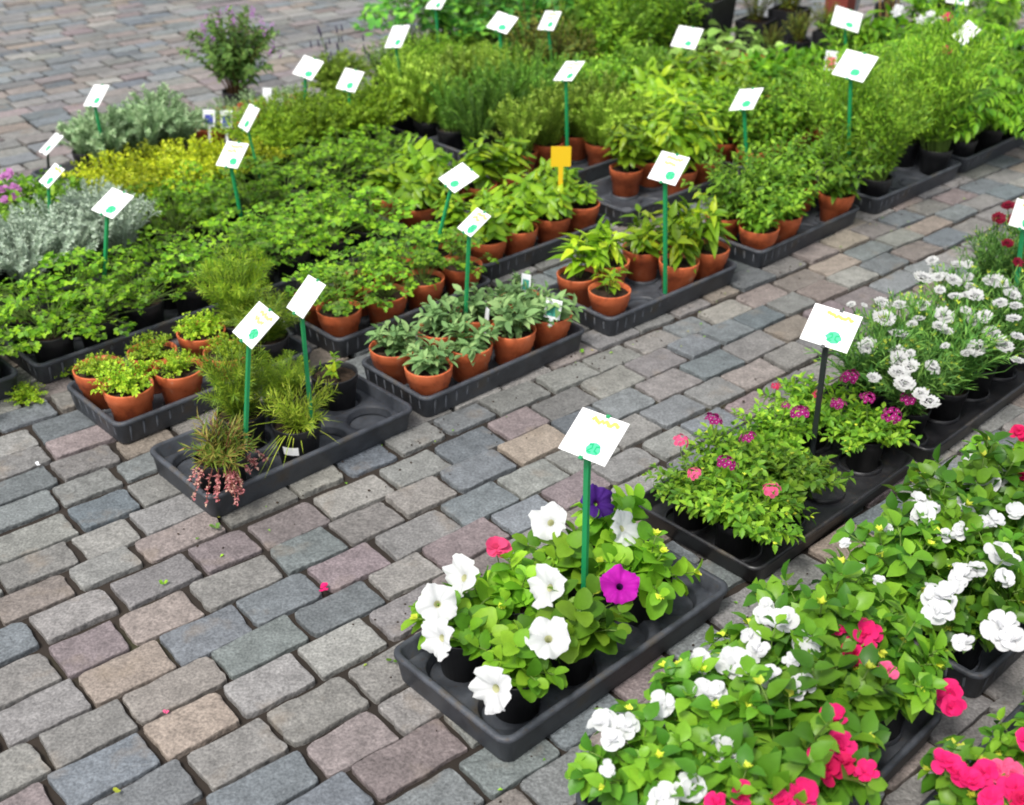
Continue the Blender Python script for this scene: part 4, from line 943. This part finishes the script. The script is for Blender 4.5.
for (t, ang) in ((STICK_POT, 0),):
    mb = MB(); n = 7; a0 = -1.75 - t.rotation_euler.z; v = []
    for k in range(n):
        a = a0 - .36 + .72 * k / (n - 1)
        for z in (.040, .062): r_ = .0436 + (.0525 - .0436) * z / .075 + .0012; v.append((r_ * math.cos(a), r_ * math.sin(a), z))
    mb.add(v, [(2 * k, 2 * k + 2, 2 * k + 3, 2 * k + 1) for k in range(n - 1)])
    obj('sticker', mb.mesh('sticker', [M['card']]), t)

# ------------------------------------------------------------------ far corner: planters, boxes, sleeved pots
def open_box(name, w, d, h, taper, th, mat):
    mb = MB(); v = []
    for (q, z) in ((taper, 0), (1, h), (1 - th / w * 2, h), (taper - th / w * 2, th)):
        for (i, j) in ((-1, -1), (1, -1), (1, 1), (-1, 1)): v.append((i * w / 2 * q, j * d / 2 * q, z))
    f = [(3, 2, 1, 0), (12, 13, 14, 15)]
    for k in range(3):
        for i in range(4): f.append((k * 4 + i, k * 4 + (i + 1) % 4, k * 4 + 4 + (i + 1) % 4, k * 4 + 4 + i))
    mb.add(v, f); return mb.mesh(name, [M[mat]], False)
def planter(u, v, w, h, mat, kind, label, s=1.0, rot=.2, cat='planter', d=None, taper=.85, fz=1.0):
    t = empty('square_planter' if cat == 'planter' else cat.replace(' ', '_'), W(u, v, .001), ROW_ANG + rot); tag(t, label, cat)
    obj('tub' if cat == 'planter' else 'shell', open_box('tub', w, d or w, h, taper, .006, mat), t)
    q = w * .93; mb = MB(); mb.add([(-q / 2, -(d or w) * .465, h * .9), (q / 2, -(d or w) * .465, h * .9), (q / 2, (d or w) * .465, h * .9), (-q / 2, (d or w) * .465, h * .9)], [(0, 1, 2, 3)])
    obj('soil', mb.mesh('soil', [M['soil']], False), t)
    if kind: obj('foliage', foliage(kind, 1), t, (0, 0, h * .9), (0, 0, rot * 9), (s, s, s * fz))
    return t
planter(4.63, 3.60, .25, .30, 'blackpot', 'bronze', 'big black square planter with a twiggy shrub at the top centre', .9)
planter(4.55, 3.38, .30, .10, 'blackpot', None, 'low black crate in front of the big square planter', d=.2)
planter(4.90, 3.47, .15, .17, 'blackpot', 'bronze', 'smaller black planter right of the big square one', .6)
bed(4.66, 3.10, 'bronze', 'small dark bush in front of the black planters', 'dark bushes before the planters', 'b', 3, 1, s=.55, tray_label='black tray of small dark bushes before the planters')
planter(5.10, 3.42, .16, .2, 'blackpot', 'bronze', 'black planter close to the tall red brown pot, behind the front one', .7)
planter(5.28, 3.02, .14, .12, 'blackpot', 'low', 'low black tub of green leaves below the red brown pot', .7)
planter(5.07, 3.13, .16, .15, 'blackpot', 'low', 'black planter standing in front of the red brown pot', .8)
planter(5.32, 3.28, .12, .30, 'redpot', 'tall', 'tall red brown pot at the top right', .7, taper=.8)
planter(5.50, 3.36, .12, .24, 'sleeve', 'tall', 'plant in a pale grey plastic sleeve right of the red brown pot', .7, taper=.6, cat='sleeved plant')
planter(5.20, 3.62, .11, .24, 'sleeve', 'bronze', 'plant in a white plastic sleeve behind the smaller black planter', .7, taper=.6, cat='sleeved plant')
planter(5.38, 3.62, .11, .24, 'sleeve', 'bronze', 'plant in a white plastic sleeve nearest the red brown pot', .7, taper=.6, cat='sleeved plant')
planter(5.14, 4.06, .20, .26, 'greyplastic', None, 'grey plastic box at the top edge left of the planters', rot=.1, cat='crate')
planter(4.45, 3.66, .34, .06, 'white', 'seedling', 'low white box of small reddish seedlings behind the nasturtiums', 1.4, rot=-.1, d=.14, cat='seedling box', taper=.95)
for (u, v, s, k, lb) in ((5.62, 3.18, .8, 'canes', 'yellow leaved climber tied to bamboo canes at the top right'), (5.82, 3.30, .8, 'canes', 'bare looking climber on canes behind the yellow leaved one'), (5.85, 2.98, .8, 'bigleaf', 'broad leaved plant with red stalks in the top right corner'), (5.45, 2.90, .8, 'bigleaf', 'dark glossy broad leaved plant above the pink tag'),
                         (6.15, 2.86, .8, 'bigleaf', 'broad leaved plant at the right edge of the top corner'), (5.55, 2.62, .9, 'fern', 'ferny herb behind the steeply turned blank sign'), (6.2, 3.2, .8, 'bronze', 'dark red leaved plant in the far top right corner')):
    plant(k, u, v, lb, None, 'b', s, z=.002, ps=1.3)
far = [t for t in t_all if t['uvp'][0] > 5.3]
for (px, py, m) in ((895, 14, WD), (899, 9, WD), (921, 20, WD), (930, 16, WD), (937, 22, WD), (945, 19, PD), (948, 17, PD), (946, 51, RD)):
    p = gp(px, py, .3); bloom('double', m, p, fdir(p), far, 1.1, fr)
low = [t for t in t_all if t.name.startswith('potted_low_herb') and t['uvp'][1] > 3.4 and t['uvp'][0] < 1.6]
for (px, py) in ((5, 177), (9, 174), (3, 190), (15, 188), (6, 200), (16, 197)):
    p = gp(px, py, .2); bloom('double', ('pinklilac', 'pinklilac', 'stem'), p, fdir(p), low, .8, fr)

# ------------------------------------------------------------------ litter on the setts
def litter(px, py, mat, size, label, cat, name, n=3):
    r = random.Random(int(px)); mb = MB()
    for k in range(n):
        a = r.uniform(0, 6.28); leaf(mb, T['petal'], np.array([r.uniform(-.3, .3) * size, r.uniform(-.3, .3) * size, .001]), [math.cos(a), math.sin(a), .25], Z3, size, size * .8)
    o = obj(name, mb.mesh(name, [M[mat] if mat in M else L[mat]]), None, gp(px, py, .005)); tag(o, label, cat)
litter(322, 589, 'petalpink', .014, 'fallen red flower lying alone on the paving', 'fallen petal', 'fallen_flower', 5)
litter(166, 714, 'petalrose', .007, 'small pale pink petal on the paving near the bottom left', 'fallen petal', 'fallen_petal', 2)
litter(164, 584, 'verbena', .009, 'tiny green sprig in a paving joint', 'weed', 'weed_sprig', 4)
litter(120, 792, 'bud', .010, 'yellowed leaf scrap on the bottom left paving', 'fallen leaf', 'fallen_leaf', 2)
litter(584, 352, 'verbena', .012, 'green leaf scrap on the paving beyond the sage tray', 'fallen leaf', 'fallen_leaf', 2)
litter(36, 466, 'white', .010, 'small pale pebble on the paving at the left', 'litter', 'litter_scrap', 2)
for (px, py, lb) in ((27, 398, 'small leafy weed growing between the setts at the left'), (64, 372, 'thin weed sprig at the bare tray corner on the left')):
    q = uv(gp(px, py)); plant('thyme', q[0], q[1], lb, None, None, .62, .7, .0, 'weed', 'weed')
litter(216, 528, 'dust', .012, 'dark dead tuft on the paving below the tasselled plant', 'litter', 'dead_tuft', 5)
litter(392, 660, 'verbena', .012, 'green scrap at the left foot of the petunia tray', 'fallen leaf', 'fallen_leaf', 2)

mb = MB(); r = random.Random(77)
edges = [(.95, 1.9, 1.5), (1.55, 1.9, 2.1), (2.18, 1.89, 2.7), (2.85, 1.88, 3.4), (3.5, 1.88, 4.0), (.95, .98, 1.5), (1.63, .97, 2.2), (2.26, .96, 2.8), (1.0, 1.32, 1.5), (1.65, 1.35, 2.8)]
for k in range(420):
    a, v0, b = r.choice(edges); p = W(r.uniform(a - .1, b + .05), v0 + r.gauss(-.03 if v0 not in (1.32, 1.35) else .03, .06), r.uniform(.0005, .002)); q = np.array(p); R_ = r.uniform(.0012, .0038)
    if r.random() < .8:
        o = [nrm([r.uniform(-1, 1), r.uniform(-1, 1), .2]) * R_ for _ in range(4)]; mb.add([q + Z3 * R_ * .9] + [q + R_ * np.array([math.cos(t), math.sin(t), 0]) * r.uniform(.6, 1.2) for t in (0, 1.26, 2.5, 3.77, 5.03)], [(0, 1, 2), (0, 2, 3), (0, 3, 4), (0, 4, 5), (0, 5, 1)], 0)
    else: leaf(mb, T['small'], q, [r.uniform(-1, 1), r.uniform(-1, 1), .1], Z3, R_ * 3, R_ * 1.8, r.choice((1, 1, 2)))
o = obj('soil_crumbs', mb.mesh('soil_crumbs', [M['soil'], L['mint'], L['autumn']], False)); o['kind'] = 'stuff'; o['label'] = 'spilled soil crumbs and leaf bits around the trays'; o['category'] = 'soil crumbs'
for o in t_all:
    if 'uvp' in o: del o['uvp']

# ------------------------------------------------------------------ light, camera, output
w = bpy.data.worlds.new('World'); S.world = w; w.use_nodes = True
n, l = w.node_tree.nodes, w.node_tree.links
bg = n['Background']; sky = n.new('ShaderNodeTexSky'); sky.sky_type = 'NISHITA'; sky.sun_disc = False
EL, AZ = math.radians(58), math.radians(215)      # compass azimuth of the sun, from +Y clockwise
sky.sun_elevation = EL; sky.sun_rotation = AZ; sky.air_density = 1.0; sky.dust_density = 3.0; sky.ozone_density = 1.0
hs = n.new('ShaderNodeHueSaturation'); hs.inputs['Saturation'].default_value = .3; l.new(sky.outputs[0], hs.inputs['Color']); l.new(hs.outputs[0], bg.inputs[0]); bg.inputs[1].default_value = .12
sd = bpy.data.lights.new('sun', 'SUN'); sd.energy = 1.5; sd.angle = math.radians(12); sd.color = (1, .96, .9)
so = bpy.data.objects.new('sun', sd); COL.objects.link(so)
sv = Vector((math.sin(AZ) * math.cos(EL), math.cos(AZ) * math.cos(EL), math.sin(EL)))
so.rotation_euler = sv.to_track_quat('Z', 'Y').to_euler(); so.location = sv * 20
cd = bpy.data.cameras.new('camera'); cd.sensor_width = 36; cd.lens = 36 * F_PX / 1024; cd.clip_end = 2000; cd.clip_start = .05
cd.dof.use_dof = True; cd.dof.focus_distance = 2.25; cd.dof.aperture_fstop = 4.0
co = bpy.data.objects.new('camera', cd); COL.objects.link(co); co.location = (0, 0, CAM_H); co.rotation_euler = (math.pi / 2 - PITCH, 0, 0)
S.camera = co
vs = S.view_settings; vs.view_transform = 'Standard'; vs.look = 'None'; vs.exposure = 0.95; vs.gamma = 1
S.cycles.filter_width = 1.8
S.render.resolution_x, S.render.resolution_y = 1024, 805
